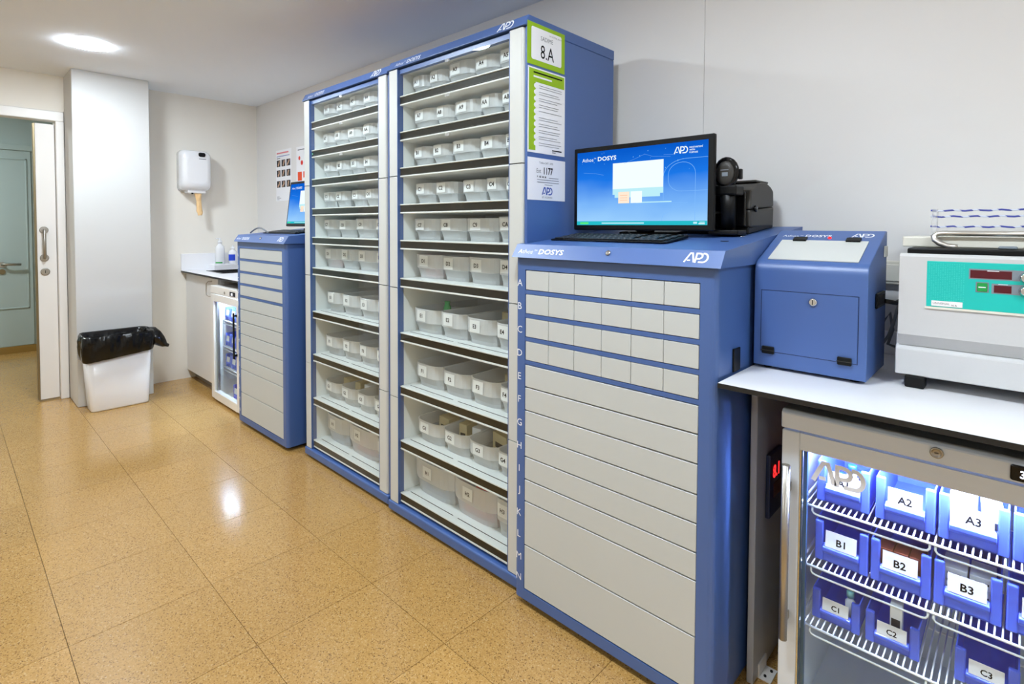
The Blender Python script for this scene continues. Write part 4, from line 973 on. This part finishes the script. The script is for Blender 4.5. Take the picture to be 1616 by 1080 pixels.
for i, z in enumerate((.590, .395, .238)):
    b = B()
    b.tube([(gx0 + .035, gf + .075, z), (gx1 - .035, gf + .075, z)], .004, WIREW, 6).tube([(gx0 + .035, gf + .075, z - .022), (gx1 - .035, gf + .075, z - .022)], .004, WIREW, 6)
    for k in range(30): b.tube([(gx0 + .04 + k * .0158, gf + .075, z + .002), (gx0 + .04 + k * .0158, 1.90, z + .002)], .0018, WIREW, 5)
    obj('wire_shelf', b, f2, kind='stuff')
for i, z in enumerate((.596, .401, .244)):
    for k in range(4):
        a = gx0 + .045 + k * .113
        blue_bin(a, a + .105, gf + .085, z, .095, .22, '', 'blue open-front bin, %s from the left on the %s shelf of the far fridge' % (('first', 'second', 'third', 'fourth')[k], ('top', 'middle', 'bottom')[i]), 'blue bins in the far fridge')
blue_bin(gx0 + .19, gx0 + .30, gf + .085, .0306, .10, .22, '', 'blue open-front bin standing on the floor of the far fridge', 'blue bins in the far fridge')

# bottles beside the sink
def bottle(x, y, r, h, lab, labm, label, pump):
    z = .9665
    t = thing('soap_bottle', label, 'bottle', (x, y, z), 'bottles by the sink')
    obj('bottle', B().lathe([(r * .9, 0), (r, .004), (r, h * .60), (r * .92, h * .68), (r * .45, h * .76), (r * .40, h * .80)], (x, y, z), PLASTW, 20), t)
    c = B().lathe([(r * .48, h * .80), (r * .48, h * .90), (r * .2, h * .91), (r * .2, h)], (x, y, z), PLASTW, 14)
    if pump: c.box(x - .006, x + .006, y - .034, y + .008, z + h * .97, z + h, PLASTW, .003, 1)
    obj('pump' if pump else 'cap', c, t)
    lb = B(); seg = 10; v0 = []; v1 = []
    for i in range(seg + 1):
        a = math.radians(-100 + 110 * i / seg)
        v0.append(lb.bm.verts.new((x + (r + .0006) * math.cos(a), y + (r + .0006) * math.sin(a), z + h * lab[0]))); v1.append(lb.bm.verts.new((x + (r + .0006) * math.cos(a), y + (r + .0006) * math.sin(a), z + h * lab[1])))
    for i in range(seg): lb.face([v0[i], v0[i + 1], v1[i + 1], v1[i]], labm)
    obj('label', lb, t)
bottle(-5.055, 1.668, .036, .225, (.04, .09), GREENC, 'tall white pump bottle with a green band beside the sink', True)
bottle(-5.04, 1.768, .034, .160, (.18, .52), mat('cobalt_label', (28, 70, 205), .4), 'shorter white bottle with a cobalt blue label beside the sink', False)

# towel dispenser on the far wall
tw = thing('towel_dispenser', 'white paper towel dispenser on the far wall', 'dispenser', (-5.08, 1.49, 1.58))
def rr(y0, y1, z0, z1, r, x, k=4):
    return [(x, p[0], p[1]) for p in arc(y1 - r, z1 - r, r, r, 0, 90, k) + arc(y0 + r, z1 - r, r, r, 90, 180, k) + arc(y0 + r, z0 + r, r, r, 180, 270, k) + arc(y1 - r, z0 + r, r, r, 270, 360, k)]
b = B(); b.loft([rr(1.376, 1.606, 1.585, 1.930, .035, -5.1645), rr(1.366, 1.598, 1.590, 1.925, .04, -5.06), rr(1.370, 1.592, 1.600, 1.918, .045, -5.02), rr(1.382, 1.582, 1.615, 1.905, .05, -4.998), rr(1.41, 1.555, 1.65, 1.87, .05, -4.99)], PLASTW, smooth=True)
obj('cover', b, tw)
obj('level_window', B().loft([rr(1.490, 1.545, 1.868, 1.908, .014, -5.02), rr(1.492, 1.543, 1.870, 1.905, .014, -4.987)], BLACKG), tw)
obj('nameplate', B().box(-5.0, -4.9885, 1.495, 1.548, 1.850, 1.855, INKG), tw)
obj('outlet', B().box(-5.13, -5.03, 1.42, 1.56, 1.568, 1.5995, PLASTW, .01, 2).lathe([(.008, 0), (.008, .012)], (-5.035, 1.455, 1.560), BLACK, 10), tw)
tp_ = B(); rd = random.Random(11); rg = []
for z, yc_, hw, xc_ in ((1.566, 1.503, .026, -5.055), (1.535, 1.504, .021, -5.052), (1.50, 1.507, .020, -5.054), (1.465, 1.508, .021, -5.05), (1.435, 1.510, .019, -5.052), (1.415, 1.512, .024, -5.05), (1.398, 1.514, .022, -5.048), (1.383, 1.513, .014, -5.05)):
    rg.append([(xc_ + .012 * math.sin(a_) * (1 + .4 * rd.random()), yc_ + hw * math.cos(a_) * (.85 + .3 * rd.random()), z + .006 * rd.random()) for a_ in [2 * PI * k / 10 for k in range(10)]])
tp_.loft(rg, TOWEL)
single('paper_towel', tp_, 'tan crumpled paper towel hanging from the dispenser', 'towel')

# posters on the right wall
PY = YW - .0012
def poster(x0, x1, z0, z1, label, fill_):
    global PT
    t = PT = thing('wall_poster', label, 'poster', ((x0 + x1) / 2, PY, z0)); obj('sheet', B().box(x0, x1, PY, PY + .001, z0, z1, PAPER), t)
    b = B(); fill_(b); obj('print', b, t)
def f1(b):
    b.quad((-4.735, PY, 1.918), X, Z, .23, .012, mat('faded_red_ink', (222, 130, 136), .7), .0004).quad((-4.735, PY, 1.893), X, Z, .25, .007, mat('faded_blue_ink', (140, 150, 200), .7), .0004).quad((-4.735, PY, 1.876), X, Z, .07, .007, INKG, .0004)
    rd = random.Random(5); SK = mat('print_skin', (206, 168, 140), .7)
    for zr in (1.808, 1.722, 1.630):
        for xr in (-4.735, -4.640, -4.545):
            pb = B(); pb.quad((xr, PY, zr), X, Z, .072, .056, MARK, .0004)
            pb.stroke([(xr + .012 + rd.random() * .02, zr + .006), (xr + .03 + rd.random() * .02, zr + .03), (xr + .04 + rd.random() * .015, zr + .05)], .016, (0, PY, 0), X, Z, 1, SK, .0008); obj('picture', pb, PT)
    for k in range(3): b.quad((-4.735, PY, 1.548 - k * .012), X, Z, .05 + .03 * (k == 1), .004, INKG, .0004)
poster(-4.75, -4.455, 1.515, 1.950, 'hand washing poster with nine dark pictures on the corner wall', f1)
def f3(b):
    b.quad((-4.335, PY, 1.915), X, Z, .15, .008, INKG, .0004)
    b.lathe([(.016, -.0004), (.016, -.0007)], (-4.305, PY, 1.852), INKR, 14, 'y', False)
    b.lathe([(.020, -.0004), (.020, -.0007)], (-4.262, PY, 1.812), INKR, 14, 'y', False)
    b.quad((-4.338, PY, 1.668), X, Z, .075, .072, ORANGE, .0004).quad((-4.24, PY, 1.69), X, Z, .075, .05, ORANGE, .0004)
poster(-4.36, -4.06, 1.500, 1.945, 'white poster with red dots partly behind the far monitor', f3)

# ------------------------------------------------------------------ waste bin with a black liner
wb = thing('waste_bin', 'white rectangular waste bin in front of the white pillar', 'bin', (-4.74, .86, 0))
def rrz(x0, x1, y0, y1, r, z, k=5):
    return [(p[0], p[1], z) for p in arc(x1 - r, y1 - r, r, r, 0, 90, k) + arc(x0 + r, y1 - r, r, r, 90, 180, k) + arc(x0 + r, y0 + r, r, r, 180, 270, k) + arc(x1 - r, y0 + r, r, r, 270, 360, k)]
BX0, BX1 = -4.835, -4.652
b = B(); b.loft([rrz(BX0 + .01, BX1, .700, 1.040, .030, .0015), rrz(BX0 + .008, BX1 + .003, .698, 1.042, .032, .012), rrz(BX0, BX1 + .055, .665, 1.058, .035, .515), rrz(BX0 + .004, BX1 + .051, .669, 1.054, .034, .515), rrz(BX0 + .014, BX1 - .003, .704, 1.036, .028, .012)], PLASTW, smooth=True)
obj('shell', b, wb)
def bagring(off, z, amp, seed, slope=0, k=14):
    base = rrz(BX0 - off, BX1 + .055 + off, .665 - off, 1.058 + off, .045, 0, 6); n = len(base); out = []
    dense = []
    for i in range(n):
        p, q = Vector(base[i]), Vector(base[(i + 1) % n]); m_ = max(1, int((q - p).length / .012))
        for j in range(m_): dense.append(p.lerp(q, j / m_))
    cx_, cy_ = (BX0 + BX1 + .055) / 2, .86; N = len(dense)
    for i, p in enumerate(dense):
        a = 2 * PI * i / N
        wv_ = 1.7 * amp * (.5 * math.sin(9 * a + seed) + .35 * math.sin(17 * a + 2.1 * seed) + .3 * math.sin(31 * a + .7 * seed))
        d_ = Vector((p.x - cx_, p.y - cy_, 0)); d_.normalize()
        if p.x < BX0 + .02: wv_ *= .2
        out.append((p.x + d_.x * wv_, p.y + d_.y * wv_, z + slope * (p.y - .86) + wv_ * .5))
    return out
b = B()
N0 = len(bagring(0, 0, 0, 0))
def fixn(r):
    """resample a ring to N0 points"""
    L_ = len(r); return [tuple(Vector(r[int(i * L_ / N0) % L_]).lerp(Vector(r[(int(i * L_ / N0) + 1) % L_]), (i * L_ / N0) % 1)) for i in range(N0)]
rings = [bagring(-.045, .30, .004, 1), bagring(-.022, .42, .005, 2), bagring(-.012, .50, .004, 3), bagring(-.004, .532, .004, 4), bagring(.006, .538, .003, 4.4), bagring(.012, .522, .005, 5), bagring(.014, .495, .007, 5.6, .02), bagring(.015, .46, .006, 6.4, .05), bagring(.013, .42, .006, 7, .08), bagring(.010, .392, .004, 7.5, .10), bagring(.006, .378, .003, 8, .11)]
b.loft([fixn(r) for r in rings], BAG, True, False, True)
bt = single('bin_liner', b, 'shiny black liner folded over the rim of the white waste bin', 'bag')
# knotted surplus of the liner hanging at the right end
kb_ = B(); P_ = [(-4.71, 1.035, .480), (-4.69, 1.068, .482), (-4.67, 1.095, .468), (-4.655, 1.120, .447), (-4.648, 1.138, .425), (-4.645, 1.150, .410), (-4.645, 1.166, .402)]
R_ = [.068, .066, .058, .045, .030, .016, .012]; rg = []
for i, (p, r) in enumerate(zip(P_, R_)):
    rg.append([(p[0] + r * 1.4 * math.cos(a) * (1 + .12 * math.sin(5 * a + i)), p[1] + (.35 * r) * math.sin(a), p[2] + r * .9 * math.sin(a) * (1 + .1 * math.sin(4 * a + 2 * i))) for a in [2 * PI * k / 18 for k in range(18)]])
kb_.loft(rg, BAG, smooth=True)
kt = obj('bag_tail', kb_); kt.parent = bt; kt.location = -bt.location
